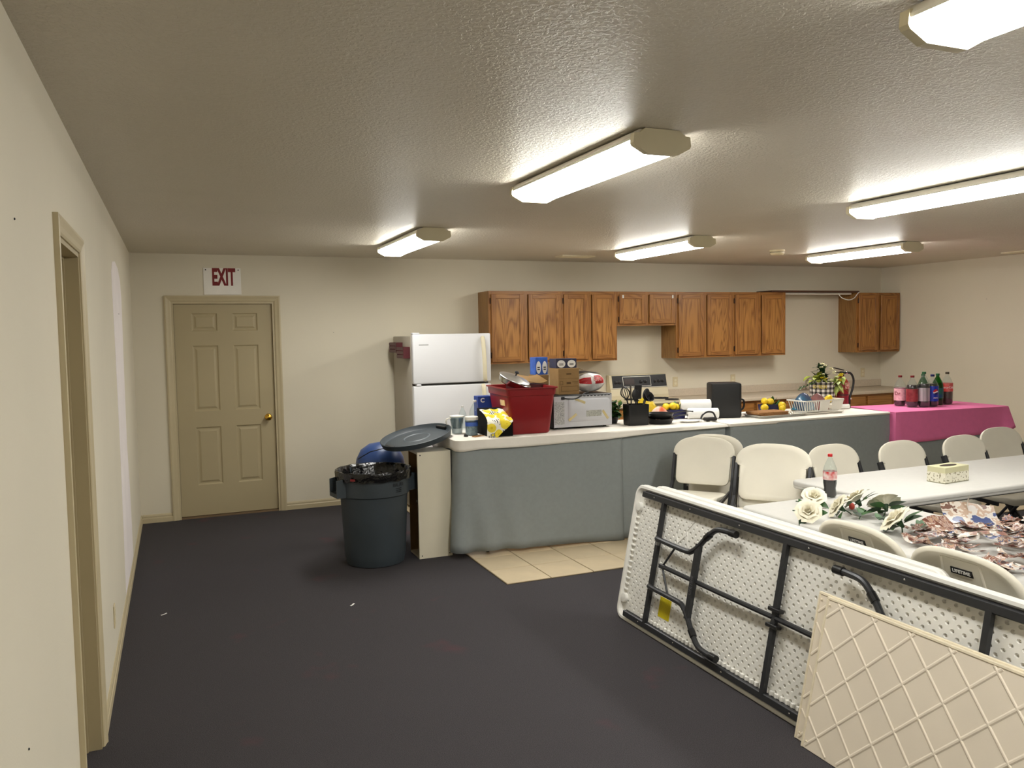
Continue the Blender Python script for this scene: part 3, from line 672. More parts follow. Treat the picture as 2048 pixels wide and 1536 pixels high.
def bagf(j, n, r, z, amp, ph): 
    a = 2 * PI * j / n
    w = math.sin(9 * a + ph) * 0.5 + math.sin(17 * a + 2 * ph) * 0.3 + math.sin(31 * a) * 0.3
    return (math.cos(a) * (r + amp * w), math.sin(a) * (r + amp * w), z + amp * 1.2 * math.sin(13 * a + ph))
nb_ = 72
loops = [[bagf(j, nb_, r, z, am, ph) for j in range(nb_)] for r, z, am, ph in ((0.2815, 0.640, 0.003, 0.3), (0.283, 0.665, 0.0015, 0.6), (0.2855, 0.69, 0.001, 1.0), (0.281, 0.706, 0.0015, 1.2), (0.262, 0.702, 0.004, 1.5), (0.245, 0.66, 0.010, 2.0), (0.225, 0.56, 0.014, 2.5), (0.20, 0.40, 0.016, 3.0), (0.14, 0.22, 0.01, 3.5))]
MB().ring(loops, True, False, True).build('liner_bag', M_BAG, t, 80)
a_ = -1.05
text('BRUTE', 0.036, M_INK, t, (0, 0, 0), (0, 0, 0), 'molded_lettering', ext=0.001, wrap=(0.2655, a_, 0.606))
for k in range(4):
    text('recycle plastics', 0.009, M_INK, t, (0, 0, 0), (0, 0, 0), 'molded_lettering', ext=0.001, wrap=(0.265, a_, 0.58 - 0.012 * k)) if k < 3 else None
o = MB().rbox(-0.02, 0.02, -0.002, 0.002, -0.008, 0.008, 0.001).build('red_tag', M_RED, t); o.location = (math.cos(-2.33) * 0.291, math.sin(-2.33) * 0.291, 0.662); o.rotation_euler = (0, 0, -2.33 + PI / 2)
# lid lying on shelf box and table corner, upside down
t = thing('round_cover', 'dark grey round trash can lid lying tilted on the white shelf box', 'lid', (2.065, -2.045, 0.876), rot=Euler((math.radians(5), math.radians(-12), 0)))
MB().lathe([(0.255, 0.0), (0.272, 0.004), (0.278, 0.030), (0.283, 0.044), (0.276, 0.046), (0.262, 0.018), (0.248, 0.010), (0.235, 0.016), (0.16, 0.020), (0.0, 0.022)], 56, cap1=False).build('disc', M_DARKGREY, t, 40)
MB().lathe([(0.09, 0.021), (0.10, 0.026), (0.112, 0.021)], 40, (0, 0, 0), False, False).build('raised_ring', mat('mid_grey_plastic', (84, 92, 98), 0.5), t)
for s in (-1, 1):
    MB().rbox(-0.06, 0.06, -0.014, 0.014, 0.012, 0.034, 0.005).xf(Matrix.Translation((s * 0.235, s * 0.075, 0.004)) @ Matrix.Rotation(PI / 2 + 0.3, 4, 'Z')).build('lock_tab', M_BLACK, t)
# blue bin with a domed top behind
t = thing('blue_bin', 'blue round bin with a domed lid half hidden behind the trash can', 'bin', (1.86, -1.66, 0))
MB().lathe([(0.15, 0.0), (0.16, 0.01), (0.185, 0.58), (0.195, 0.59), (0.195, 0.61)], 36).build('body', M_BLUEBIN, t)
MB().lathe([(0.20, 0.60), (0.203, 0.63), (0.19, 0.70), (0.155, 0.77), (0.09, 0.815), (0.0, 0.83)], 36, cap1=False).build('domed_lid', M_BLUEBIN, t, 60)
MB().tube([(-0.19, -0.05, 0.71)] + [(-0.19 * math.cos(a), -0.19 * math.sin(a) * 0.6 - 0.08, 0.70 + 0.10 * math.sin(a)) for a in (0.4, 0.9, 1.4, 1.9, 2.4)], 0.004, 6).build('seam', M_INK, t)
# white open shelf box standing on end
t = thing('shelf_box', 'white melamine shelf box standing on end against the grey cloth', 'shelf box', (1.995, -2.29, 0), 0.0)
M_MEL = mat('cream_melamine', (226, 218, 196), 0.5, var=0.015)
w_, d_, h_ = 0.262, 0.24, 0.812
MB().box(0, w_, 0, 0.016, 0, h_).build('front_panel', M_MEL, t, 0)
MB().box(0, w_, 0.016, d_, h_ - 0.016, h_).build('end_panel', M_MEL, t, 0); MB().box(0, w_, 0.016, d_, 0, 0.016).build('end_panel', M_MEL, t, 0)
MB().box(0, w_, d_, d_ + 0.012, 0, h_).build('back_panel', mat('raw_board', (132, 100, 58), 0.8, var=0.1), t, 0)
MB().box(0.05, w_ - 0.05, 0.016, d_, 0.39, 0.406).build('shelf', M_MEL, t, 0)
for (x, z) in ((0.022, 0.79), (0.022, 0.022), (0.24, 0.022)): MB().lathe([(0.005, 0), (0.004, 0.0015)], 8).xf(Matrix.Translation((x, 0, z)) @ Matrix.Rotation(PI / 2, 4, 'X')).build('screw', M_INK, t)

# ------------------------------------------------------------------ things on the first serving table
def at(z=ZC): return z
# water filter pitcher
M_SMOKE = clear_plastic('smoke_clear', (176, 184, 188))
t = thing('water_pitcher', 'clear water filter pitcher with dark lid insert beside the lid', 'pitcher', (2.405, -2.02, ZC))
MB().lathe([(0.040, 0.0), (0.043, 0.004), (0.048, 0.07), (0.057, 0.13), (0.058, 0.135), (0.055, 0.135), (0.046, 0.07), (0.040, 0.006)], 24, sx=1.0).build('body', M_CLEAR, t)
MB().lathe([(0.036, 0.045), (0.052, 0.115), (0.053, 0.125)], 24).build('filter_insert', M_SMOKE, t)
MB().lathe([(0.040, 0.007), (0.044, 0.043)], 24).build('water', mat('water_grey', (196, 202, 204), 0.1), t)
MB().lathe([(0.0575, 0.134), (0.058, 0.142), (0.03, 0.148)], 24).build('lid', M_WHITE, t)
MB().tube(smooth_path([(-0.052, 0, 0.125), (-0.085, 0, 0.12), (-0.088, 0, 0.09), (-0.062, 0, 0.05)]), 0.006, 6).build('handle', M_WHITE, t)
M_BLUEINK = mat('blue_label', (52, 82, 168), 0.5, rgb2=(70, 104, 186))
t = thing('food_jar', 'clear plastic jar with white lid and blue label beside the black bin', 'jar', (2.478, -2.165, ZC))
MB().lathe([(0.046, 0), (0.05, 0.006), (0.05, 0.115), (0.046, 0.125)], 24).build('body', clear_plastic('jar_plastic', (214, 224, 228)), t)
MB().lathe([(0.044, 0.004), (0.0455, 0.10)], 20).build('contents', mat('grey_speckle', (196, 204, 206), 0.6, rgb2=(136, 150, 156), scale=50), t)
MB().lathe([(0.0505, 0.072), (0.0505, 0.104)], 24, cap0=False, cap1=False).build('label', M_BLUEINK, t)
MB().lathe([(0.052, 0.120), (0.053, 0.124), (0.053, 0.143), (0.049, 0.147)], 24).build('lid', M_WHITE, t)
def soda_bottle(name, label, loc, h, r, liquid, level, labcol, cap, lab=(0.30, 0.60), group=None, cat='bottle', shell=None, waist=False, rz=0.0):
    t = thing(name, label, cat, loc, rz, group)
    k = h
    pr = [(0.62 * r, 0.0), (0.86 * r, 0.012 * k), (r, 0.07 * k), (r * (0.86 if waist else 1.0), 0.20 * k), (r, 0.32 * k), (r, 0.60 * k), (0.94 * r, 0.67 * k), (0.68 * r, 0.78 * k), (0.36 * r, 0.88 * k), (0.27 * r, 0.92 * k), (0.27 * r, 0.955 * k)]
    MB().lathe(pr, 20).build('body', shell or M_CLEAR, t, 50)
    if liquid:
        lp = [(q * 0.965, z + 0.002) for q, z in pr if z < level * k]
        # radius at fill level
        for (q0, z0), (q1, z1) in zip(pr[:-1], pr[1:]):
            if z0 <= level * k <= z1: lp.append(((q0 + (q1 - q0) * (level * k - z0) / (z1 - z0)) * 0.965, level * k)); break
        MB().lathe(lp, 20).build('liquid', liquid, t, 50)
    if labcol:
        MB().lathe([(r * 1.012, lab[0] * k), (r * 1.012, lab[1] * k)], 24, cap0=False, cap1=False).build('label', labcol, t)
    MB().lathe([(0.33 * r, 0.935 * k), (0.34 * r, 0.94 * k), (0.34 * r, 0.995 * k), (0.31 * r, k)], 16).build('cap', cap, t)
    return t
soda_bottle('water_bottle', 'empty clear bottle with white cap behind the lidded jar', (2.585, -1.95, ZC), 0.255, 0.045, None, 0, None, M_PAPER)
soda_bottle('water_bottle', 'small clear bottle with white cap behind the water pitcher', (2.53, -1.80, ZC), 0.20, 0.032, None, 0, None, M_PAPER)
o = MB().prism([(-0.014, 0), (0.014, 0), (0.006, 0.016), (-0.006, 0.016)], -0.018, 0.018, 'y').build('binder_clip', M_BLACK); o.location = (2.405, -2.235, ZC); tag(o, 'small black binder clip on the white cloth beside the jar', 'clip')
for k, (x, y, a) in enumerate(((2.50, -2.27, 0.5), (2.51, -2.285, 0.38), (2.515, -2.30, 0.42))):
    o = MB().tube([(-0.05, 0, 0.004), (0.05, 0, 0.004)], [0.004, 0.0025], 6).build('wooden_stick', mat('stick_wood', (176, 132, 84), 0.7)); o.location = (x - 0.02, y, ZC); o.rotation_euler = (0, 0, a); tag(o, 'thin wooden stick on the cloth before the black bin', 'stick', 'wooden sticks by the black bin')
t = thing('black_bin', 'black fabric bin half covered by the lemon towel', 'bin', (2.545, -2.37, ZC), -0.05)
MB().prism([(0.0, 0.0), (0.0, 0.118), (0.24, 0.20), (0.30, 0.20), (0.30, 0.0)], 0.0, 0.195, 'x').build('body', mat('black_fabric', (10, 10, 11), 0.9, spec=0.2), t, 0)
MB().tube([(0.0, 0.0, 0.118), (0.195, 0.0, 0.118)], 0.004, 6).build('edge_band', M_BLACK, t)
# lemon towel: printed lemons and black stripes
M_TOWEL = bpy.data.materials.new('lemon_print'); M_TOWEL.use_nodes = True
nt, N, L, b = nodes(M_TOWEL)
tc = N.new('ShaderNodeTexCoord'); vo = N.new('ShaderNodeTexVoronoi'); vo.inputs['Scale'].default_value = 15.0; vo.inputs['Randomness'].default_value = 0.8
L.new(tc.outputs['Object'], vo.inputs['Vector'])
rp = N.new('ShaderNodeValToRGB'); rp.color_ramp.interpolation = 'CONSTANT'
e = rp.color_ramp.elements; e[0].position = 0.0; e[0].color = (*lin((226, 196, 30)), 1); e[1].position = 0.16; e[1].color = (*lin((240, 216, 60)), 1)
x_ = e.new(0.52); x_.color = (*lin((244, 240, 226)), 1)
L.new(vo.outputs['Distance'], rp.inputs[0])
wvt = N.new('ShaderNodeTexWave'); wvt.inputs['Scale'].default_value = 22.0; L.new(tc.outputs['Object'], wvt.inputs['Vector'])
nz = N.new('ShaderNodeTexNoise'); nz.inputs['Scale'].default_value = 9.0; L.new(tc.outputs['Object'], nz.inputs['Vector'])
c1 = N.new('ShaderNodeMath'); c1.operation = 'GREATER_THAN'; c1.inputs[1].default_value = 0.56; L.new(nz.outputs['Fac'], c1.inputs[0])
c2 = N.new('ShaderNodeMath'); c2.operation = 'GREATER_THAN'; c2.inputs[1].default_value = 0.6; L.new(wvt.outputs['Fac'], c2.inputs[0])
c3_ = N.new('ShaderNodeMath'); c3_.operation = 'GREATER_THAN'; c3_.inputs[1].default_value = 0.5; L.new(vo.outputs['Distance'], c3_.inputs[0])
p1 = N.new('ShaderNodeMath'); p1.operation = 'MULTIPLY'; L.new(c1.outputs[0], p1.inputs[0]); L.new(c2.outputs[0], p1.inputs[1])
p2 = N.new('ShaderNodeMath'); p2.operation = 'MULTIPLY'; L.new(p1.outputs[0], p2.inputs[0]); L.new(c3_.outputs[0], p2.inputs[1])
mx = N.new('ShaderNodeMix'); mx.data_type = 'RGBA'; mx.inputs['B'].default_value = (*lin((40, 40, 44)), 1)
L.new(p2.outputs[0], mx.inputs['Factor']); L.new(rp.outputs[0], mx.inputs['A']); L.new(mx.outputs['Result'], b.inputs['Base Color']); b.inputs['Roughness'].default_value = 0.9
def towel(u, v):
    # u across (left to right), v from back to front over the sloped top and down the front
    x = -0.012 + 0.215 * u + 0.01 * math.sin(5 * v)
    vmax = 1.0 - 0.9 * max(0, u - 0.28) * 0.62 - 0.5 * max(0, 0.18 - u)
    d = v * vmax * 0.36
    sag = 0.006 + 0.006 * math.sin(8 * u + 5 * v) * v + 0.004 * math.sin(19 * u)
    if d < 0.215: y = 0.20 - d * 0.96; z = 0.186 - (d * 0.96) * 0.3415 + sag + 0.0
    else: e_ = d - 0.215; y = -0.012 - 0.012 * math.sin(6 * u) ** 2 - 0.01 * (e_ > 0.02); z = 0.112 - e_ * 0.95
    return (x, y, z + 0.004)
t2 = MB().sheet(towel, 26, 30, 0.0025).build('towel', M_TOWEL, None, 70); t2.location = (2.545, -2.37, ZC); t2.rotation_euler = (0, 0, -0.05); tag(t2, 'white kitchen towel with yellow lemon print draped over the black bin', 'towel')
# blue carton behind
t = thing('carton', 'blue carton standing behind the lemon towel and red tub', 'carton', (2.72, -1.80, ZC))
MB().rbox(-0.07, 0.06, -0.05, 0.05, 0, 0.275, 0.002).build('box', mat('blue_carton', (30, 62, 140), 0.5), t, 0)
text('C', 0.05, M_PAPER, t, (-0.03, -0.051, 0.24), (PI / 2, 0, 0), bold=0.002)
# red tub
t = thing('storage_tub', 'red plastic storage tub full of pans at the table front', 'tub', (2.925, -2.12, ZC), -0.06)
b0, b1 = (-0.165, 0.165, -0.215, 0.215), (-0.205, 0.205, -0.255, 0.255)
def rl(b_, z, r=0.03): return [(x, y, z) for x, y in rrect(*b_, r)]
def lerpb(a, k): return tuple(p + (q - p) * k for p, q in zip(b0, b1))
m = MB().ring([rl(tuple(v * 0.95 for v in b0), 0.0), rl(b0, 0.012), rl(lerpb(0, 0.78), 0.30), rl(tuple(v * 1.03 for v in lerpb(0, 0.80)), 0.305), rl(tuple(v * 1.03 for v in lerpb(0, 0.95)), 0.355), rl(tuple(v * 1.07 for v in lerpb(0, 1.0)), 0.358), rl(tuple(v * 1.07 for v in lerpb(0, 1.0)), 0.368), rl(tuple(v * 0.99 for v in lerpb(0, 0.97)), 0.366), rl(tuple(v * 0.97 for v in lerpb(0, 0.5)), 0.20), rl(tuple(v * 0.96 for v in b0), 0.02)])
m.build('tub', M_RED, t, 40)
MB().rbox(-0.002, 0.002, -0.055, 0.055, -0.022, 0.022, 0.001).xf(Matrix.Translation((-0.193, -0.10, 0.245)) @ Matrix.Rotation(-0.105, 4, 'Y')).build('tape_label', mat('masking_tape', (226, 196, 150), 0.7, var=0.1, scale=40), t, 0)
def pot_lid(loc, rot, r, label):
    t = thing('pot_lid', label, 'lid', loc, rot=rot, group='pan lids in the red tub')
    MB().lathe([(r, 0.0), (r * 1.02, 0.003), (r, 0.008), (r * 0.92, 0.012), (r * 0.6, 0.022), (r * 0.2, 0.028), (0.0, 0.029)], 40, cap0=True, cap1=False).build('dome', mat('brushed_aluminium', (206, 206, 204), 0.3, metal=0.85, var=0.03), t, 40)
    MB().lathe([(0.006, 0.028), (0.006, 0.045), (0.016, 0.05), (0.018, 0.06), (0.012, 0.066)], 12).build('knob', M_INK, t)
pot_lid((2.852, -2.16, 1.330), Euler((math.radians(17), math.radians(17), 0)), 0.128, 'shiny round pan lid lying on top of the red tub')
t = thing('frying_pan', 'shiny metal pan tilted under the lid in the red tub', 'pan', (2.845, -2.14, 1.275), rot=Euler((math.radians(14), math.radians(19), 0)))
MB().lathe([(0.10, 0.0), (0.12, 0.01), (0.134, 0.045), (0.139, 0.047), (0.134, 0.049), (0.10, 0.014), (0.0, 0.012)], 40, cap1=False).build('pan', M_CHROME, t, 40)
MB().bar((0.13, -0.06, 0.03), (0.25, -0.12, 0.03), 0.028, 0.012).build('handle', M_CHROME, t)
t = thing('cardboard_flap', 'torn open cardboard carton sticking up in the red tub', 'carton', (3.02, -2.02, 1.22), 0.15)
MB().box(-0.13, 0.14, -0.10, 0.12, -0.2, 0.055).build('carton', mat('dark_red_carton', (72, 16, 18), 0.6), t, 0)
MB().sheet(lambda u, v: (-0.12 + 0.28 * u, -0.07 + 0.16 * v, 0.062 + 0.05 * v + 0.014 * math.sin(6 * u) + 0.02 * u), 8, 5, 0.003).build('flap', M_CARD, t, 60)
for k, (x, z) in enumerate(((-0.075, 0.02), (-0.06, 0.045))): MB().bar((x - 0.02, -0.105, z), (x + 0.02, -0.105, z + 0.012), 0.012, 0.004, (0, 1, 0)).build('white_mark', M_PAPER, t, 0); MB().bar((x, -0.1055, z - 0.015), (x, -0.1055, z + 0.025), 0.010, 0.004, (0, 1, 0)).build('white_mark', M_PAPER, t, 0)
# microwave with its back to the viewer
t = thing('microwave', 'microwave oven turned so its pale grey back faces the room', 'microwave', (3.17, -2.205, ZC + 0.012), -0.03)
MB().rbox(0, 0.54, 0.006, 0.36, 0.0, 0.268, 0.004).build('case', M_BLACK, t)
M_MWB = mat('pale_grey_steel', (192, 192, 196), 0.45, var=0.03, scale=5)
MB().box(0.006, 0.534, -0.002, 0.008, 0.004, 0.258).build('back_panel', M_MWB, t, 50)
MB().ring([[(a, y, c) for a, c in rrect(0.13 + i, 0.515 - i, 0.045 + i, 0.235 - i, 0.03)] for i, y in ((0, -0.002), (0.012, -0.018))], cap0=False).build('raised_panel', M_MWB, t, 50)
MB().box(0.012, 0.098, -0.004, -0.001, 0.03, 0.215).build('rating_label', mat('printed_label', (200, 200, 196), 0.6, rgb2=(120, 120, 122), scale=160, detail=4), t, 0)
MB().box(0.29, 0.43, -0.0195, -0.0175, 0.085, 0.135).build('warning_label', mat('printed_label_small', (196, 196, 186), 0.6, rgb2=(128, 128, 122), scale=190, detail=4), t, 0)
M_TAPE = mat('old_tape_mark', (206, 186, 120), 0.6, rgb2=(196, 184, 150), scale=60)
for (x0, z0, x1, z1) in ((0.19, 0.235, 0.28, 0.20), (0.13, 0.06, 0.20, 0.11), (0.44, 0.13, 0.49, 0.06)):
    MB().bar((x0, -0.019, z0), (x1, -0.019, z1), 0.004, 0.020, (0, 0, 1)).build('tape_residue', M_TAPE, t, 0)
for k in range(9): MB().rbox(0.24 + k * 0.032, 0.262 + k * 0.032, -0.004, 0.004, 0.252, 0.262, 0.002).build('tab', M_BLACK, t)
for fx in (0.05, 0.49):
    for fy in (0.05, 0.3): MB().lathe([(0.014, -0.012), (0.014, 0)], 10, (fx, fy, 0)).build('foot', M_BLACK, t)
MB().tube(smooth_path([(0.09, -0.006, 0.245), (0.13, -0.022, 0.238), (0.19, -0.026, 0.238), (0.25, -0.018, 0.262), (0.29, 0.02, 0.276), (0.36, 0.08, 0.278)]), 0.005, 6).build('power_cord', M_BLACK, t)
MB().rbox(0.07, 0.10, -0.014, 0.0, 0.232, 0.256, 0.004).build('cord_grommet', M_BLACK, t)
ZM = ZC + 0.012 + 0.268
# cardboard boxes and cartons on the microwave
t = thing('cardboard_box', 'brown cardboard box standing on the microwave', 'box', (3.345, -2.06, ZM + 0.001), -0.02)
MB().rbox(-0.095, 0.095, -0.09, 0.09, 0, 0.215, 0.002).build('box', M_CARD, t, 0)
M_CARDINK = mat('brown_print', (96, 70, 36), 0.8)
MB().box(-0.022, 0.022, -0.0912, -0.09, 0.163, 0.175).build('print', M_CARDINK, t, 0); MB().box(-0.02, 0.018, -0.0912, -0.09, 0.085, 0.102).build('print', M_CARDINK, t, 0)
for (a, c, b2, d) in ((-0.07, 0.025, 0.085, 0.068),):
    MB().box(a, b2, -0.0912, -0.09, c, c + 0.003).box(a, b2, -0.0912, -0.09, d - 0.003, d).box(a, a + 0.003, -0.0912, -0.09, c, d).box(b2 - 0.003, b2, -0.0912, -0.09, c, d).build('printed_frame', M_CARDINK, t, 0, stuff=True)
MB().box(-0.082, -0.079, -0.0912, -0.09, 0.08, 0.11).box(-0.056, -0.053, -0.0912, -0.09, 0.08, 0.11).box(-0.082, -0.053, -0.0912, -0.09, 0.107, 0.11).box(-0.082, -0.053, -0.0912, -0.09, 0.08, 0.083).box(0.03, 0.085, -0.0912, -0.09, 0.10, 0.103).box(0.05, 0.085, -0.0912, -0.09, 0.09, 0.093).build('printed_icon', M_CARDINK, t, 0, stuff=True)
MB().box(-0.095, 0.095, -0.0905, -0.0895, 0.130, 0.1315).build('flap_line', M_CARDINK, t, 0)
MB().sheet(lambda u, v: (0.095 + 0.05 * u, -0.06 + 0.12 * v, 0.213 - 0.012 * u + 0.004 * v), 4, 3, 0.003).build('flap', M_CARD, t)
M_BLUEBOX = mat('bright_blue_carton', (52, 104, 200), 0.45, rgb2=(34, 76, 168), scale=18)
M_NAVYBOX = mat('navy_carton', (28, 34, 74), 0.45, rgb2=(44, 40, 62), scale=24)
def drink_carton(loc, w, d, h, m_, n, label, rz=0.0, oval=(0.5, 0.34)):
    t = thing('drink_carton', label, 'carton', loc, rz, 'printed cartons on the cardboard box')
    MB().rbox(0, w, 0, d, 0, h, 0.0015).build('box', m_, t, 0)
    for k in range(n):
        cx = (k + 0.5) * w / n
        MB().prism([(cx + w / n * 0.40 * math.cos(a), h * oval[0] + h * oval[1] * math.sin(a)) for a in [2 * PI * i / 20 for i in range(20)]], -0.0008, 0.0002, 'y').build('oval_label', M_PAPER, t, 0)
        for q in range(2): MB().box(cx - w / n * 0.2, cx + w / n * 0.2, -0.0012, -0.0006, h * (oval[0] - 0.02 - q * 0.12), h * (oval[0] + 0.04 - q * 0.12)).build('print_line', M_INK, t, 0)
    return t
drink_carton((3.252, -2.10, ZM + 0.217), 0.19, 0.13, 0.078, M_NAVYBOX, 2, 'navy carton with two white ovals lying on the cardboard box', oval=(0.45, 0.40))
t = thing('small_carton', 'plain brown carton hidden behind the red tub under the blue carton', 'carton', (3.205, -1.70, ZC))
MB().rbox(0, 0.125, -0.09, 0.06, 0, 0.43, 0.002).build('box', M_CARD, t, 0)
drink_carton((3.212, -1.775, ZC + 0.431), 0.115, 0.12, 0.15, M_BLUEBOX, 2, 'tall bright blue carton with white ovals above the red tub', oval=(0.42, 0.36))
# bag of party goods
M_BAGW = mat('white_film_bag', (226, 222, 218), 0.35, rgb2=(196, 192, 190), scale=18, bump=0.6, bscale=30, bdist=0.01)
t = thing('plastic_bag', 'puffy white bag with red printed band on the microwave', 'bag', (3.59, -2.03, ZM + 0.001))
def pill(u, v):
    a = 2 * PI * v; k = math.sin(PI * min(max(u, 0.02), 0.98)) ** 0.35
    return (-0.125 + 0.26 * u, 0.085 * k * math.cos(a) * (1 + 0.06 * math.sin(7 * a + 9 * u)), 0.085 + 0.082 * k * math.sin(a) * (1 + 0.05 * math.sin(5 * a + 12 * u)))
MB().grid(pill, 22, 28).build('bag', M_BAGW, t, 80)
M_REDPRINT = mat('red_print', (176, 20, 30), 0.4, var=0.15, scale=40)
def band(u0, u1, v0, v1, off=1.015):
    def f(u, v):
        p = pill(u0 + (u1 - u0) * u, v0 + (v1 - v0) * v); c = Vector((p[0], 0, 0.085)); return tuple(c + (Vector(p) - c) * off)
    return MB().grid(f, 8, 8)
band(0.03, 0.42, 0.40, 0.52).build('red_band', M_REDPRINT, t, 80)
band(0.55, 0.95, 0.36, 0.52).build('red_band', M_REDPRINT, t, 80)
text('OX', 0.05, mat('pink_print', (244, 190, 186), 0.4), t, (0.035, -0.093, 0.115), (PI / 2, 0, 0), ext=0.002, bold=0.001)
MB().sheet(lambda u, v: (-0.10 + 0.20 * u, -0.02 + 0.08 * v, 0.175 - 0.03 * abs(u - 0.4) + 0.01 * v), 6, 3, 0.002).build('dark_flap', M_BLACK, t)
# utensil crock with utensils
t = thing('utensil_holder', 'black utensil holder at the table front right of the microwave', 'utensil holder', (3.945, -2.21, ZC), -0.1)
MB().ring([[(x, y, z) for x, y in rrect(-0.095 * k, 0.095 * k, -0.07 * k, 0.07 * k, 0.015)] for k, z in ((0.93, 0.0), (0.95, 0.005), (1.0, 0.175), (0.94, 0.175), (0.88, 0.02))]).build('body', M_BLACK, t, 40)
M_UT = mat('dark_nylon', (26, 26, 30), 0.35)
def utensil(kind, loc, rot, label):
    t = thing('cooking_utensil', label, 'utensil', loc, rot=rot, group='utensils in the black holder')
    MB().tube([(0, 0, 0), (0, 0, 0.2)], 0.006, 6).build('handle', M_UT, t)
    if kind == 'spoon': MB().ball((0, 0, 0.245), 0.05, (0.72, 0.25, 1)).build('bowl', M_UT, t)
    elif kind == 'ladle': MB().lathe([(0.0, -0.03), (0.03, -0.02), (0.045, 0.005), (0.048, 0.02), (0.043, 0.02), (0.026, -0.014), (0, -0.022)], 16, (0, 0, 0), False, False).xf(Matrix.Translation((0, -0.03, 0.22)) @ Matrix.Rotation(1.0, 4, 'X')).build('bowl', M_UT, t)
    elif kind == 'spatula': MB().rbox(-0.036, 0.036, -0.003, 0.003, 0.19, 0.31, 0.002).build('blade', M_UT, t)
    elif kind == 'whisk':
        m = MB()
        for k in range(6):
            a = PI * k / 6; m.tube(smooth_path([(0, 0, 0.19), (0.04 * math.cos(a), 0.04 * math.sin(a), 0.25), (0, 0, 0.31), (-0.04 * math.cos(a), -0.04 * math.sin(a), 0.25), (0, 0, 0.19)], 4), 0.003, 5)
        m.build('wires', M_UT, t, stuff=True)
utensil('spatula', (3.945, -2.215, ZC + 0.03), Euler((0.08, 0.02, 0)), 'wide black spatula standing upright in the utensil holder')
utensil('spoon', (3.965, -2.21, ZC + 0.025), Euler((0.10, 0.30, 0.2)), 'black oval spoon leaning right in the utensil holder')
utensil('ladle', (3.98, -2.2, ZC + 0.024), Euler((0.0, 0.36, 0.0)), 'round black ladle leaning far right from the utensil holder')
utensil('whisk', (3.915, -2.2, ZC + 0.025), Euler((-0.12, -0.20, 0)), 'black whisk leaning left in the utensil holder')
utensil('spoon', (3.94, -2.225, ZC + 0.012), Euler((0.05, -0.06, 0)), 'black spoon at the middle of the utensil holder')
utensil('spatula', (3.93, -2.17, ZC - 0.0 + 0.03), Euler((-0.05, 0.12, 0.9)), 'narrow black turner behind the spatula in the utensil holder')

def leaf_mesh(m, base, direction, length, width, droop=0.25, fold=0.15):
    """a pointed leaf with a midrib fold"""
    b_ = Vector(base); d = Vector(direction).normalized(); sd = d.cross(Vector((0, 0, 1)))
    sd = sd.normalized() if sd.length > 0.05 else Vector((1, 0, 0)); nn = sd.cross(d)
    n = 5; pts = []
    for i in range(n + 1):
        t = i / n; w = width * math.sin(PI * (0.08 + 0.92 * t) ** 0.8) * 0.5
        c = b_ + d * (length * t) - Vector((0, 0, 1)) * (droop * length * t * t)
        pts += [c - sd * w + nn * (fold * w), c, c + sd * w + nn * (fold * w)]
    f = []
    for i in range(n):
        for k in (0, 1): f.append((i * 3 + k, i * 3 + k + 1, i * 3 + k + 4, i * 3 + k + 3))
    m.add(pts, f); return m
def spray(n, c, r, h, ln, wd, rnd, elev=(0.1, 1.0), droop=0.3):
    m = MB()
    for _ in range(n):
        a = rnd.uniform(0, 2 * PI); e_ = rnd.uniform(*elev); p = (c[0] + rnd.uniform(-r, r), c[1] + rnd.uniform(-r, r), c[2] + rnd.uniform(0, h))
        leaf_mesh(m, p, (math.cos(a) * math.cos(e_), math.sin(a) * math.cos(e_), math.sin(e_)), ln * rnd.uniform(0.7, 1.25), wd * rnd.uniform(0.8, 1.2), droop)
    return m
R_ = random.Random(3)
# green plant behind the utensil holder
t = thing('artificial_plant', 'bushy green artificial plant between microwave and utensil holder', 'plant', (3.835, -2.02, ZC))
MB().lathe([(0.03, 0), (0.045, 0.05), (0.047, 0.055)], 16).build('pot', M_BLACK, t)
spray(90, (0, -0.01, 0.04), 0.045, 0.12, 0.075, 0.035, R_, (-0.3, 1.2)).build('foliage', M_LEAF, t, 80, stuff=True)
spray(22, (0.02, 0.02, 0.08), 0.04, 0.09, 0.06, 0.026, R_, (0.2, 1.4)).build('pale_foliage', M_LIME, t, 80, stuff=True)
m = MB()
for k in range(14):
    a = 2 * PI * k / 14; leaf_mesh(m, (0.0, 0.0, 0.175), (math.cos(a), math.sin(a), 0.35), 0.05, 0.008, 0.1)
m.build('spiky_tuft', mat('dark_blue_leaf', (24, 30, 44), 0.5), t, 80, stuff=True)
# yellow snack bag and striped bag
t = thing('snack_bag', 'yellow snack bag lying among the pans', 'bag', (4.24, -1.90, ZC + 0.002), 0.1)
def puff(lx, ly, h):
    return lambda u, v: (lx * (u - 0.5), ly * (v - 0.5) * 1, h * max(0, math.sin(PI * u) * math.sin(PI * v)) ** 0.4 * (1 + 0.08 * math.sin(11 * u + 7 * v)) + 0.002)
M_YEL = mat('yellow_film', (226, 190, 36), 0.35, rgb2=(180, 160, 40), scale=14, bump=0.5, bscale=30, bdist=0.01)
MB().grid(puff(0.20, 0.22, 0.19), 12, 12).build('bag', M_YEL, t, 80)
t = thing('striped_bag', 'white bag with orange stripes before the yellow snack bag', 'bag', (4.27, -2.075, ZC + 0.002), 0.25)
M_STR = mat('orange_striped_film', (232, 222, 208), 0.4, rgb2=(214, 96, 48), scale=13, stretch=(0.3, 1, 0.6), detail=0)
MB().grid(puff(0.20, 0.13, 0.12), 12, 12).build('bag', M_STR, t, 80)
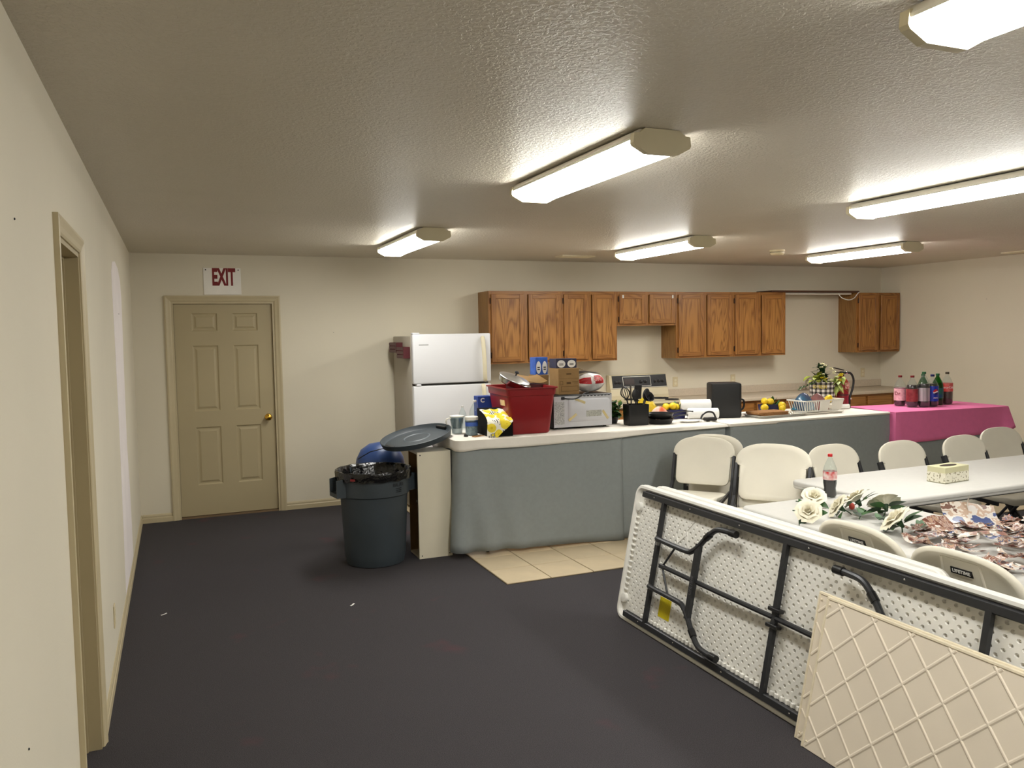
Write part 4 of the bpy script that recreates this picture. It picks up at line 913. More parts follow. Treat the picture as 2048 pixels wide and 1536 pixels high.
# frying pans
def skillet(loc, r, rz, label, hl=0.19, lift=0.0):
    t = thing('frying_pan', label, 'pan', loc, rz, 'black pans on the white cloth')
    MB().lathe([(r * 0.8, 0.0), (r * 0.84, 0.004), (r, 0.042), (r * 1.02, 0.044), (r * 0.97, 0.042), (r * 0.8, 0.008), (0, 0.006)], 36, cap1=False).build('pan', M_BLACK, t, 40)
    MB().tube(smooth_path([(r * 0.98, 0, 0.036), (r + 0.05, 0, 0.048), (r + hl * 0.6, 0, 0.055), (r + hl, 0, 0.05)]), [0.009] * 18 + [0.012], 8, flat=0.6).build('handle', M_BLACK, t)
    return t
skillet((4.17, -2.235, ZC), 0.115, 0.15, 'black frying pan lying right of the utensil holder', 0.20)
skillet((4.17, -2.235, ZC + 0.046), 0.115, -0.35, 'black frying pan stacked on top of another pan', 0.17)
t = thing('serving_tongs', 'black curved pan handle piece lying before the paper towels', 'utensil', (4.62, -2.315, ZC + 0.004))
MB().tube(smooth_path([(-0.09, 0.0, 0.02), (-0.07, 0, 0.055), (-0.02, 0, 0.078), (0.035, 0, 0.07), (0.06, 0, 0.035), (0.06, 0, 0.004)]), 0.008, 8).build('arch', M_BLACK, t)
MB().rbox(-0.05, 0.065, -0.03, 0.03, 0.0, 0.03, 0.008).build('body', M_BLACK, t)
t = thing('serving_plate', 'white oval plate lying under the pan handles', 'plate', (4.45, -2.28, ZC))
MB().lathe([(0.05, 0), (0.07, 0.004), (0.09, 0.012), (0.088, 0.015), (0.06, 0.008), (0, 0.007)], 28, cap1=False, sx=1.2, sy=0.7).build('plate', M_PAPER, t, 60)
# lemon planters
M_NAVY = mat('navy_glaze', (24, 28, 78), 0.3)
def lemon_planter(loc, rz, label, lemons, leaves):
    t = thing('lemon_planter', label, 'planter', loc, rz, 'navy planters of lemons')
    MB().ring([[(x, y, z) for x, y in rrect(-0.095 * k, 0.095 * k, -0.05 * k, 0.05 * k, 0.01)] for k, z in ((0.88, 0.0), (1.0, 0.085), (0.93, 0.085), (0.85, 0.03))]).build('trough', M_NAVY, t, 40)
    for (x, y, z, a) in lemons:
        MB().ball((0, 0, 0), 0.033, (1.28, 1, 1)).xf(Matrix.Translation((x, y, z)) @ Matrix.Rotation(a, 4, 'Z')).build('lemon', M_LEMON, t)
    m = MB()
    for (p, d, l) in leaves: leaf_mesh(m, p, d, l, l * 0.42, 0.15)
    m.build('leaves', M_LEAF, t, 80, stuff=True)
    return t
lemon_planter((4.49, -1.98, ZC), 0.1, 'navy planter of lemons behind the paper towel rolls', [(-0.03, -0.01, 0.115, 0.3), (0.03, 0.02, 0.10, 1.2), (-0.085, 0.02, 0.11, 0.8)], [((0.03, 0, 0.09), (0.6, -0.2, 0.8), 0.09), ((0.05, 0, 0.08), (0.9, 0.1, 0.5), 0.10), ((0.04, 0, 0.08), (0.8, -0.5, 0.3), 0.08), ((-0.06, 0, 0.09), (-0.6, 0.3, 0.8), 0.07), ((0.02, 0.02, 0.09), (0.3, 0.4, 0.9), 0.09), ((0.05, 0, 0.08), (1, -0.4, 0.1), 0.07)])
# paper towel rolls
M_ROLL = mat('paper_towel', (240, 240, 238), 0.9, var=0.02, bump=0.3, bscale=140)
def roll(loc, rz, label):
    t = thing('paper_towel_roll', label, 'paper towels', loc, rz, 'paper towel rolls')
    MB().ring([[(x, r * math.cos(a), r * math.sin(a)) for a in [2 * PI * j / 28 for j in range(28)]] for x, r in ((-0.135, 0.015), (-0.138, 0.04), (-0.13, 0.048), (0.13, 0.048), (0.138, 0.04), (0.135, 0.015), (0.1, 0.014))], cap0=False, cap1=False).build('roll', M_ROLL, t, 40)
roll((4.685, -2.13, ZC + 0.049), -0.45, 'lower white paper towel roll beside the tall black appliance')
roll((4.665, -2.045, ZC + 0.122), -0.40, 'upper white paper towel roll stacked on another roll')
# tall black appliance
ap = thing('air_fryer', 'tall black boxy appliance standing between paper towels and cork boards', 'appliance', (4.955, -2.075, ZC + 0.001), -0.42)
MB().ring([[(x, y, z) for x, y in rrect(-0.135 * k, 0.135 * k, -0.12 * k, 0.12 * k, 0.025)] for k, z in ((0.94, 0.0), (1.0, 0.02), (1.0, 0.29), (0.985, 0.305), (0.9, 0.312))]).build('body', mat('satin_black', (20, 20, 22), 0.5), ap, 30)
MB().tube(smooth_path([(0.133, -0.03, 0.16), (0.17, -0.03, 0.15), (0.175, -0.03, 0.10), (0.16, -0.03, 0.07), (0.133, -0.03, 0.06)]), 0.009, 8).build('handle', M_BLACK, ap)
# foil tray and cork boards
t = thing('foil_tray', 'shallow aluminium foil tray under the cork boards', 'tray', (5.37, -2.265, ZC), 0.03)
M_FOIL = mat('foil', (206, 206, 202), 0.28, metal=0.9, bump=0.9, bscale=70, bdist=0.006)
MB().ring([[(x, y, z) for x, y in rrect(-0.245 - k, 0.245 + k, -0.12 - k, 0.12 + k, 0.03)] for k, z in ((0, 0.0), (0.012, 0.024), (0.022, 0.025), (0.022, 0.022))], cap1=False).build('tray', M_FOIL, t, 50)
M_CORK = mat('cork', (166, 118, 70), 0.9, rgb2=(142, 98, 56), scale=60, bump=0.3, bscale=120)
for k, (x, y, a, l) in enumerate(((5.30, -2.26, 0.06, 'lower brown cork board lying in the foil tray'), (5.285, -2.265, -0.03, 'upper brown cork board on top of the stack in the foil tray'))):
    o = MB().ring([[(px_ * q, py_ * q, z) for px_, py_ in rrect(-0.165, 0.165, -0.10, 0.10, 0.02)] for q, z in ((0.99, 0), (1, 0.003), (1, 0.018), (0.99, 0.021))]).build('cork_board', M_CORK, None, 40); o.location = (x, y, ZC + 0.006 + k * 0.0225); o.rotation_euler = (0, 0, a); tag(o, l, 'board', 'cork boards in the foil tray')
lemon_planter((5.50, -2.04, ZC), -0.1, 'navy planter of lemons between cork boards and dish rack', [(-0.08, -0.045, 0.06, 0.3), (-0.05, 0.0, 0.115, 1.2), (0.005, -0.01, 0.11, 0.6), (0.105, -0.05, 0.075, 0.2), (0.10, -0.06, 0.05, 1.2)], [((0.05, 0, 0.085), (0.3, -0.3, 1.0), 0.09), ((0.03, 0, 0.085), (-0.1, -0.3, 1.0), 0.10), ((0.06, 0, 0.08), (0.6, -0.3, 0.8), 0.08), ((0.07, 0, 0.07), (0.5, 0.2, 0.5), 0.09), ((0.05, 0.01, 0.08), (0.0, 0.3, 0.9), 0.08), ((0.06, 0, 0.08), (0.1, -0.5, 0.5), 0.07)])
# dish rack on a tray, with bagged things inside
t = thing('dish_rack', 'white plastic dish rack on a drip tray, holding wrapped items', 'dish rack', (5.875, -2.235, ZC), 0.03)
t.scale = (0.9, 0.8, 1.0)
MB().ring([[(x, y, z) for x, y in rrect(-0.27 - k, 0.27 + k, -0.15 - k, 0.15 + k, 0.03)] for k, z in ((-0.01, 0.0), (0.005, 0.018), (0.0, 0.018), (-0.015, 0.004))]).build('drip_tray', M_WHITE, t, 50)
for z, k in ((0.125, 0.02), (0.026, -0.02)):
    P = [(x, y, z) for x, y in rrect(-0.25 - k, 0.25 + k, -0.135 - k, 0.135 + k, 0.03)]; MB().tube(P + [P[0]], 0.007, 6).build('rim', M_WHITE, t, 60)
for (x0, x1) in ((-0.06, 0.075), (0.105, 0.26)):
    MB().add([(x0 + 0.012, -0.122, 0.028), (x1 - 0.012, -0.122, 0.028), (x1, -0.152, 0.124), (x0, -0.152, 0.124), (x0 + 0.012, -0.117, 0.028), (x1 - 0.012, -0.117, 0.028), (x1, -0.147, 0.124), (x0, -0.147, 0.124)], [(0, 1, 2, 3), (4, 7, 6, 5), (0, 4, 5, 1), (1, 5, 6, 2), (2, 6, 7, 3), (3, 7, 4, 0)]).build('front_panel', M_WHITE, t, 0)
for k in range(8): MB().bar((-0.232 + k * 0.022, -0.12, 0.028), (-0.258 + k * 0.024, -0.152, 0.122), 0.006, 0.006, (0, 1, 0)).build('slat', M_WHITE, t, 0)
for k in range(7): MB().bar((-0.232, -0.11 + k * 0.036, 0.028), (-0.268, -0.125 + k * 0.04, 0.122), 0.006, 0.006, (0, 1, 0)).build('slat', M_WHITE, t, 0)
for k in range(7): MB().bar((0.232, -0.11 + k * 0.036, 0.028), (0.268, -0.125 + k * 0.04, 0.122), 0.006, 0.006, (0, 1, 0)).build('slat', M_WHITE, t, 0)
for k in range(10): MB().bar((-0.22 + k * 0.048, -0.12, 0.024), (-0.22 + k * 0.048, 0.12, 0.024), 0.006, 0.006).build('slat', M_WHITE, t, 0)
def wrapped(loc, l, w, h, m_, label, rz=0.0):
    t = thing('wrapped_package', label, 'package', loc, rz, 'packages in the dish rack')
    MB().grid(puff(l, w, h), 12, 10).build('wrap', m_, t, 80)
    MB().grid(lambda u, v: (l * (u - 0.5), w * (v - 0.5), 0.0), 2, 2).build('underside', m_, t, 0)
wrapped((5.745, -2.225, ZC + 0.034), 0.17, 0.16, 0.15, mat('teal_film', (38, 116, 150), 0.2, rgb2=(70, 74, 96), scale=9), 'teal wrapped package at the left of the dish rack', 0.2)
wrapped((5.905, -2.235, ZC + 0.034), 0.15, 0.16, 0.14, mat('pink_clear_film', (170, 110, 104), 0.12, rgb2=(120, 84, 84), scale=10), 'reddish clear wrapped package in the middle of the dish rack', -0.1)
for k, (x, y) in enumerate(((6.02, -2.235), (6.055, -2.225))):
    o = MB().ball((0, 0, 0), 0.034, (0.95, 0.8, 1.3)).build('lemon', M_LEMON); o.location = (x, y, ZC + 0.118 + 0.004 * k); o.rotation_euler = (0.3, 0.5 - k, 0.4); tag(o, 'yellow lemon lying in the right end of the dish rack', 'lemon', 'lemons in the dish rack')
o = MB().rbox(-0.05, 0.05, -0.05, 0.05, 0, 0.05, 0.01).build('small_tub', M_WHITE); o.location = (6.035, -2.23, ZC + 0.030); tag(o, 'small white tub under the lemons in the dish rack', 'tub')
# checkered planter with flowers
M_CHECK = bpy.data.materials.new('buffalo_check'); M_CHECK.use_nodes = True
nt, N, L, b = nodes(M_CHECK)
tc = N.new('ShaderNodeTexCoord'); sp = N.new('ShaderNodeSeparateXYZ'); L.new(tc.outputs['Object'], sp.inputs[0])
at_ = N.new('ShaderNodeMath'); at_.operation = 'ARCTAN2'; L.new(sp.outputs['Y'], at_.inputs[0]); L.new(sp.outputs['X'], at_.inputs[1])
def stripe(src, k):
    a = N.new('ShaderNodeMath'); a.operation = 'MULTIPLY'; a.inputs[1].default_value = k; L.new(src, a.inputs[0])
    f_ = N.new('ShaderNodeMath'); f_.operation = 'FRACT'; L.new(a.outputs[0], f_.inputs[0])
    g_ = N.new('ShaderNodeMath'); g_.operation = 'GREATER_THAN'; g_.inputs[1].default_value = 0.5; L.new(f_.outputs[0], g_.inputs[0]); return g_
s1, s2 = stripe(at_.outputs[0], 2.55), stripe(sp.outputs['Z'], 23.0)
su = N.new('ShaderNodeMath'); su.operation = 'ADD'; L.new(s1.outputs[0], su.inputs[0]); L.new(s2.outputs[0], su.inputs[1])
dv = N.new('ShaderNodeMath'); dv.operation = 'MULTIPLY'; dv.inputs[1].default_value = 0.5; L.new(su.outputs[0], dv.inputs[0])
rp = N.new('ShaderNodeValToRGB'); rp.color_ramp.interpolation = 'CONSTANT'; e = rp.color_ramp.elements
e[0].color = (*lin((236, 230, 224)), 1); e[1].position = 0.75; e[1].color = (*lin((18, 16, 18)), 1); x_ = e.new(0.3); x_.color = (*lin((128, 120, 118)), 1)
L.new(dv.outputs[0], rp.inputs[0]); L.new(rp.outputs[0], b.inputs['Base Color']); b.inputs['Roughness'].default_value = 0.6
t = thing('flower_pot', 'black and white checkered pot full of artificial flowers', 'flower pot', (6.215, -1.965, ZC))
MB().lathe([(0.105, 0.0), (0.11, 0.004), (0.122, 0.26), (0.125, 0.268), (0.117, 0.268), (0.112, 0.21)], 40).build('pot', M_CHECK, t, 40)
text('SO FRESH', 0.046, mat('gold_print', (206, 184, 84), 0.5), t, (0, 0, 0), (0, 0, 0), sx=0.7, bold=0.0015, wrap=(0.1205, -2.55, 0.222))
spray(46, (0, 0, 0.26), 0.05, 0.14, 0.10, 0.045, R_, (0.1, 1.3), 0.25).build('dark_foliage', M_LEAFD, t, 80, stuff=True)
spray(34, (-0.09, -0.03, 0.26), 0.06, 0.08, 0.09, 0.045, R_, (-0.3, 0.9), 0.4).build('lime_foliage', M_LIME, t, 80, stuff=True)
spray(34, (0.11, -0.07, 0.20), 0.05, 0.12, 0.085, 0.045, R_, (-0.9, 0.6), 0.5).build('lime_foliage', mat('leaf_pale', (156, 168, 88), 0.5, var=0.25, scale=30), t, 80, stuff=True)
m = MB()
for k in range(9): leaf_mesh(m, (-0.13 - 0.022 * k, -0.03, 0.26 - 0.006 * k), (-0.3, -0.5 * (-1) ** k, 0.4), 0.045, 0.014, 0.1)
m.tube([(-0.1, -0.03, 0.27), (-0.33, -0.03, 0.205)], 0.003, 5); m.build('trailing_sprig', M_LEAF, t, 80, stuff=True)
M_PETAL = mat('cream_petal', (242, 236, 206), 0.6, var=0.06); M_YPETAL = mat('yellow_petal', (226, 206, 52), 0.6, var=0.12)
def blossom(par, c, r, m_, n=9, name='blossom'):
    m = MB()
    for k in range(n):
        a = 2.4 * k; e_ = 0.2 + 0.1 * k; leaf_mesh(m, c, (math.cos(a) * math.cos(e_), math.sin(a) * math.cos(e_), math.sin(e_)), r * (1 - 0.03 * k), r * 0.9, 0.1, -0.3)
    m.build(name, m_, par, 80, stuff=True)
for (x, y, z, r) in ((-0.05, -0.05, 0.44, 0.03), (-0.025, -0.06, 0.425, 0.026), (-0.06, -0.05, 0.41, 0.026), (0.055, -0.06, 0.385, 0.03), (0.08, -0.07, 0.36, 0.03), (0.065, -0.08, 0.345, 0.026), (0.045, -0.06, 0.40, 0.022), (-0.075, -0.09, 0.345, 0.022)): blossom(t, (x, y, z), r, M_PETAL)
for (x, y, z, r) in ((0.14, -0.09, 0.32, 0.035), (0.115, -0.10, 0.275, 0.036), (0.165, -0.08, 0.335, 0.03), (-0.10, -0.10, 0.31, 0.024), (-0.06, -0.11, 0.30, 0.02)): blossom(t, (x, y, z), r, M_YPETAL)
# fire extinguisher
t = thing('fire_extinguisher', 'red fire extinguisher standing behind the checkered flower pot', 'extinguisher', (6.462, -1.965, ZC))
MB().lathe([(0.062, 0.0), (0.066, 0.006), (0.066, 0.235), (0.058, 0.265), (0.035, 0.29), (0.024, 0.30), (0.022, 0.315)], 32).build('cylinder', M_RED, t, 40)
MB().lathe([(0.0668, 0.125), (0.0668, 0.133)], 32, cap0=False, cap1=False).build('band', M_INK, t)
MB().lathe([(0.02, 0.312), (0.024, 0.32), (0.024, 0.35), (0.018, 0.36)], 16).build('valve', M_BLACK, t); MB().rbox(-0.03, 0.06, -0.012, 0.012, 0.335, 0.355, 0.004).build('valve_body', M_BLACK, t)
MB().bar((0.02, 0, 0.372), (-0.12, -0.02, 0.40), 0.022, 0.008).build('lever', M_BLACK, t); MB().bar((0.02, 0, 0.35), (-0.10, -0.02, 0.352), 0.02, 0.008).build('carry_handle', M_BLACK, t)
MB().tube(smooth_path([(0.055, 0, 0.345), (0.10, -0.02, 0.335), (0.125, -0.03, 0.27), (0.11, -0.03, 0.18), (0.078, -0.03, 0.10), (0.076, -0.03, 0.03)]), 0.011, 8).build('hose', M_BLACK, t)
MB().lathe([(0.013, 0), (0.015, 0.005), (0.013, 0.018)], 12).xf(Matrix.Translation((0.052, 0, 0.345)) @ Matrix.Rotation(PI / 2, 4, 'Y')).build('coupling', M_CHROME, t)
MB().ball((0.083, -0.038, 0.085), 0.010).build('clip', M_CHROME, t)
MB().prism([(-0.02, 0.19), (0.035, 0.19), (0.035, 0.25), (-0.02, 0.25)], -0.0676, -0.066, 'y').build('instruction_label', mat('extinguisher_print', (220, 190, 170), 0.5, rgb2=(158, 26, 32), scale=60), t, 0)
t = thing('label_roll', 'small white roll with a black end beside the extinguisher', 'roll', (6.372, -2.10, ZC + 0.024), -0.3)
MB().ring([[(x, r * math.cos(a), r * math.sin(a)) for a in [2 * PI * j / 20 for j in range(20)]] for x, r in ((-0.05, 0.02), (-0.048, 0.023), (0.04, 0.023), (0.042, 0.021))]).build('roll', M_PAPER, t, 40)
MB().ring([[(x, r * math.cos(a), r * math.sin(a)) for a in [2 * PI * j / 20 for j in range(20)]] for x, r in ((0.042, 0.021), (0.05, 0.020), (0.05, 0.008))]).build('end_plug', M_BLACK, t, 40)

# ------------------------------------------------------------------ soda bottles on the pink cloth
M_COLA = mat('cola', (22, 8, 8), 0.15, var=0.1); M_COLAR = mat('red_brown_soda', (56, 10, 14), 0.15)
M_GREENSH = clear_plastic('green_plastic', (60, 160, 50)); M_GREENL = mat('green_soda', (40, 120, 24), 0.2, var=0.2)
ZP = 0.9065
G2 = 'two litre soda bottles on the pink cloth'
M_LPINK = mat('pale_pink_label', (238, 196, 200), 0.4, rgb2=(214, 160, 170), scale=40)
M_LMAR = mat('maroon_label', (122, 30, 40), 0.4, rgb2=(150, 60, 64), scale=30)
M_LSILV = mat('silver_label', (196, 194, 196), 0.35, rgb2=(120, 118, 122), scale=40, stretch=(1, 1, 0.05))
M_LBLUE = mat('cobalt_label', (14, 50, 170), 0.4, var=0.08); M_LGREEN = mat('green_label', (30, 130, 40), 0.4, rgb2=(16, 60, 110), scale=14); M_LRED = mat('red_label', (206, 36, 34), 0.4, rgb2=(180, 120, 110), scale=22)
M_CAPW = mat('maroon_cap', (116, 24, 28), 0.4); M_CAPG = mat('green_cap', (24, 84, 46), 0.4); M_CAPB = mat('navy_cap', (26, 30, 92), 0.4); M_CAPD = mat('dark_cap', (60, 54, 36), 0.4); M_CAPR = mat('red_cap', (196, 26, 30), 0.4)
b1_ = soda_bottle('soda_bottle', 'soda bottle with pale pink label, farthest left on pink cloth', (7.03, -2.16, ZP), 0.305, 0.055, M_COLAR, 0.28, M_LPINK, M_CAPW, (0.18, 0.60), G2)
MB().lathe([(0.0562, 0.58 * 0.305), (0.0562, 0.595 * 0.305)], 24, cap0=False, cap1=False).build('label_edge', M_INK, b1_)
text('Dr', 0.05, M_REDINK, b1_, (0, 0, 0), (0, 0, 0), ext=0.0008, wrap=(0.0568, -2.85, 0.125))
soda_bottle('soda_bottle', 'soda bottle with maroon label, second from the left on pink cloth', (7.02, -2.315, ZP), 0.31, 0.055, M_COLA, 0.70, M_LMAR, M_CAPW, (0.18, 0.58), G2)
soda_bottle('soda_bottle', 'soda bottle with silver label and green cap on pink cloth', (7.118, -2.365, ZP), 0.345, 0.055, M_COLA, 0.66, M_LSILV, M_CAPG, (0.17, 0.55), G2)
pb = soda_bottle('soda_bottle', 'soda bottle with blue label and round emblem on pink cloth', (7.233, -2.365, ZP), 0.315, 0.056, M_COLA, 0.72, M_LBLUE, M_CAPB, (0.17, 0.64), G2)
def on_label(m_, name, a0, z0, r, cond, par, rad):
    """a patch of a round emblem wrapped on the label"""
    m = MB(); n = 18
    for i in range(n):
        for j in range(n):
            u, v = -1 + 2 * (i + .5) / n, -1 + 2 * (j + .5) / n
            if u * u + v * v <= 1 and cond(u, v):
                q = []
                for du, dv_ in ((-1, -1), (1, -1), (1, 1), (-1, 1)):
                    uu, vv = u + du / n, v + dv_ / n; a = a0 + uu * r / rad
                    q.append((math.cos(a) * rad, math.sin(a) * rad, z0 + vv * r))
                m.add(q, [(0, 1, 2, 3)])
    return m.build(name, m_, par, 0, weld=True)
wvf = lambda u: 0.22 * math.sin(2.2 * u)
on_label(M_CAPR, 'emblem_red', -1.85, 0.145, 0.026, lambda u, v: v > 0.16 + wvf(u), pb, 0.0575)
on_label(M_PAPER, 'emblem_white', -1.85, 0.145, 0.026, lambda u, v: -0.3 + wvf(u) < v <= 0.16 + wvf(u), pb, 0.0575)
on_label(M_CAPB, 'emblem_blue', -1.85, 0.145, 0.026, lambda u, v: v <= -0.3 + wvf(u), pb, 0.0575)
text('PEPSI', 0.02, M_PAPER, pb, (0, 0, 0), (0, 0, 0), ext=0.0006, wrap=(0.0575, -1.85, 0.085))
soda_bottle('soda_bottle', 'green soda bottle half hidden behind the blue label bottle', (7.31, -2.19, ZP), 0.31, 0.052, M_GREENL, 0.70, M_LGREEN, M_CAPG, (0.2, 0.55), G2, shell=M_GREENSH)
soda_bottle('soda_bottle', 'green soda bottle beside the red label cola bottle', (7.40, -2.285, ZP), 0.315, 0.054, M_GREENL, 0.72, M_LGREEN, M_CAPG, (0.22, 0.55), G2, shell=M_GREENSH)
rb = soda_bottle('soda_bottle', 'soda bottle with red label, farthest right on pink cloth', (7.545, -2.275, ZP), 0.325, 0.054, M_COLAR, 0.42, M_LRED, M_CAPD, (0.40, 0.66), G2)
text('Coca-Cola', 0.034, M_PAPER, rb, (0, 0, 0), (0, 0, 0), ext=0.0008, sx=0.8, wrap=(0.0555, -2.3, 0.172))

# ------------------------------------------------------------------ white folding chairs
def back_outline(w=0.236, z0=0.0, z1=0.37):
    pts = []
    r0_ = 0.045; wl_ = 0.203; zs = 0.222
    for a in (PI, 1.17 * PI, 1.33 * PI, 1.5 * PI): pts.append((-wl_ + r0_ + r0_ * math.cos(a), z0 + r0_ + r0_ * math.sin(a)))
    for a in (1.5 * PI, 1.67 * PI, 1.83 * PI, 2 * PI): pts.append((wl_ - r0_ + r0_ * math.cos(a), z0 + r0_ + r0_ * math.sin(a)))
    pts.append((wl_ + 0.004, zs - 0.006)); pts.append((wl_ + 0.02, zs))
    n = 18; ah = 0.140; zc = z1 - ah
    for i in range(n + 1):
        a = PI * i / n; c, s = math.cos(a), math.sin(a)
        pts.append((w * math.copysign(abs(c) ** 0.72, c), zc + ah * abs(s) ** 0.85))
    pts.append((-wl_ - 0.02, zs)); pts.append((-wl_ - 0.004, zs - 0.006))
    return pts
BK0 = Vector((0, 0.158, 0.478)); BKD = Vector((0, 0.31, 0.95)).normalized()   # backrest base and lean
def bkp(x, h, d):
    """point on the backrest: x across, h up the back, d outward (towards the rear)"""
    n = Vector((0, BKD.z, -BKD.y)); y_curve = 0.10 * (0.05 - x * x) * 1.0
    return Vector((x, 0, 0)) + BK0 + BKD * h + n * (d + y_curve)
def make_chair(label):
    t = thing('folding_chair', label, 'chair', (0, 0, 0), 0, 'white folding chairs')
    ol = back_outline()
    loops = []
    for k, d in ((0.80, 0.004), (0.93, 0.0), (0.985, 0.004), (1.0, 0.013), (0.985, 0.022), (0.94, 0.027), (0.90, 0.026), (0.85, 0.020), (0.78, 0.017)):
        loops.append([bkp(x * k, 0.18 + (z - 0.18) * (k if k > 0.9 else k + 0.02), d) for x, z in ol])
    bk = MB().ring(loops).build('backrest', M_CHAIR, t, 50)
    # raised label plate frame on the rear
    q = [(-0.082, 0.338), (0.082, 0.338), (0.10, 0.05), (-0.10, 0.05)]
    MB().ring([[bkp(x * k, z, d) for x, z in q] for k, d in ((1.0, 0.015), (1.0, 0.0195), (0.95, 0.021), (0.88, 0.0175))], cap0=False).build('rear_recess', M_CHAIR, bk, 0)
    lb = MB().ring([[bkp(x, z, d) for x, z in ((-0.045, 0.277), (0.045, 0.277), (0.043, 0.302), (-0.043, 0.302))] for d in (0.016, 0.0205)]).build('brand_plate', M_BLACK, bk, 0)
    n = Vector((0, BKD.z, -BKD.y)); p = bkp(0, 0.2895, 0.0212)
    rotm = Matrix((Vector((-1, 0, 0)), BKD, n)).transposed().to_euler()
    text('LIFETIME', 0.019, M_PAPER, lb, p, rotm, ext=0.0004, bold=0.0004)
    # seat
    def so(k, yo=0.0): return [(x * k, -0.045 + y * k) for x, y in rrect(-0.205, 0.205, -0.205, 0.205, 0.07)]
    seat = MB().ring([[(x, y, 0.445 + dz - 0.03 * (y + 0.045) / 0.2 * 0.6 - (0.03 * max(0, (-y - 0.18) / 0.07) if dz > -1 else 0)) for x, y in so(k)] for k, dz in ((0.86, -0.042), (0.97, -0.036), (1.0, -0.022), (0.985, -0.006), (0.93, 0.0), (0.8, -0.006), (0.55, -0.014), (0.25, -0.017))])
    seat.build('seat', M_CHAIR, t, 50)
    for s in (-1, 1):
        # long post: up the side of the backrest and down to the front foot
        pp_ = [Vector((s * 0.226, 0, 0)) + Vector((0, y, z)) for y, z in ((0.250, 0.690), (0.182, 0.515), (0.160, 0.46), (-0.21, 0.0))]
        m = MB()
        pts = smooth_path(pp_, 5)
        loops = []
        for i, q_ in enumerate(pts):
            d = (pts[min(i + 1, len(pts) - 1)] - pts[max(i - 1, 0)]).normalized(); u_ = Vector((1, 0, 0)); w_ = d.cross(u_)
            loops.append([q_ + u_ * (0.0105 * a) + w_ * (0.021 * b_) for a, b_ in ((-1, -0.8), (-0.7, -1), (0.7, -1), (1, -0.8), (1, 0.8), (0.7, 1), (-0.7, 1), (-1, 0.8))])
        m.ring(loops); m.build('post', M_STEEL, t, 40)
        MB().tube([(s * 0.205, -0.10, 0.415), (s * 0.205, 0.235, 0.012)], 0.011, 8).build('rear_leg', M_STEEL, t)
        MB().rbox(s * 0.226 - 0.013, s * 0.226 + 0.013, -0.235, -0.19, 0, 0.02, 0.005).build('foot', M_BLACK, t); MB().rbox(s * 0.205 - 0.014, s * 0.205 + 0.014, 0.215, 0.25, 0, 0.02, 0.005).build('foot', M_BLACK, t)
        MB().bar((s * 0.213, -0.16, 0.405), (s * 0.213, 0.15, 0.43), 0.012, 0.026).build('seat_bracket', M_STEEL, t, 0)
    MB().tube([(-0.226, -0.12, 0.11), (0.226, -0.12, 0.11)], 0.009, 8).build('crossbar', M_STEEL, t); MB().tube([(-0.205, 0.17, 0.09), (0.205, 0.17, 0.09)], 0.009, 8).build('crossbar', M_STEEL, t)
    MB().tube([(-0.22, 0.135, 0.412), (0.22, 0.135, 0.412)], 0.009, 8).build('crossbar', M_STEEL, t)
    t.scale = (1.035, 1.035, 1.035)
    return t
ch0 = make_chair('white folding chair facing left at the far end of the leaning table')
def place(c, x, y, deg, label=None):
    c.location = (x, y, 0.0); c.rotation_euler = (0, 0, math.radians(deg))
    if label: c['label'] = label
    return c
place(ch0, 3.97, -3.03, -50)
place(copy_tree(ch0), 3.75, -4.075, -52, 'lower white chair of the stacked pair beside the cola bottle')
place(copy_tree(ch0), 3.74, -4.085, -52, 'upper white chair of the stacked pair beside the cola bottle').location.z = 0.085
place(copy_tree(ch0), 4.72, -3.925, 2, 'white folding chair behind the small cola bottle, tucked under the table')
place(copy_tree(ch0), 5.29, -4.02, 3, 'white folding chair behind the tissue box, left of two more')
place(copy_tree(ch0), 5.935, -4.02, 3, 'white folding chair right of the tissue box, at the table far side')
place(copy_tree(ch0), 6.60, -3.82, 0, 'white folding chair farthest right, below the pink cloth corner')
place(copy_tree(ch0), 3.31, -5.535, 90, 'white folding chair seen from behind, beside the roses')
place(copy_tree(ch0), 3.31, -6.04, 90, 'white folding chair seen from behind, nearest the viewer by the clippings')
# a folded chair leaning behind the first one
fc = thing('folded_chair', 'folded white chair leaning behind the leftmost facing chair', 'chair', (0, 0, 0), 0, 'white folding chairs')
TL = Matrix.Translation
m = MB(); ol = back_outline()
m.ring([[(x * k, d, 0.50 + 0.165 + (z - 0.165) * k) for x, z in ol] for k, d in ((0.80, 0.004), (0.93, 0.0), (1.0, 0.013), (0.93, 0.030), (0.80, 0.012))]).build('backrest', M_CHAIR, fc, 50)
MB().ring([[(x, y, z) for x, z in rrect(-0.2 + i, 0.2 - i, 0.10 + i, 0.50 - i, 0.06)] for i, y in ((0.01, -0.005), (0, 0.01), (0, 0.025), (0.012, 0.04))]).build('seat', M_CHAIR, fc, 50)
for s in (-1, 1): MB().bar((s * 0.228, 0.015, 0.005), (s * 0.228, 0.015, 0.75), 0.018, 0.036, (0, 1, 0)).build('post', M_STEEL, fc, 0); MB().bar((s * 0.207, 0.02, 0.01), (s * 0.207, 0.02, 0.44), 0.014, 0.024, (0, 1, 0)).build('rear_leg', M_STEEL, fc, 0)
fc.location = (4.235, -2.875, 0.0); fc.rotation_euler = Euler((math.radians(-3), 0, math.radians(-50)))

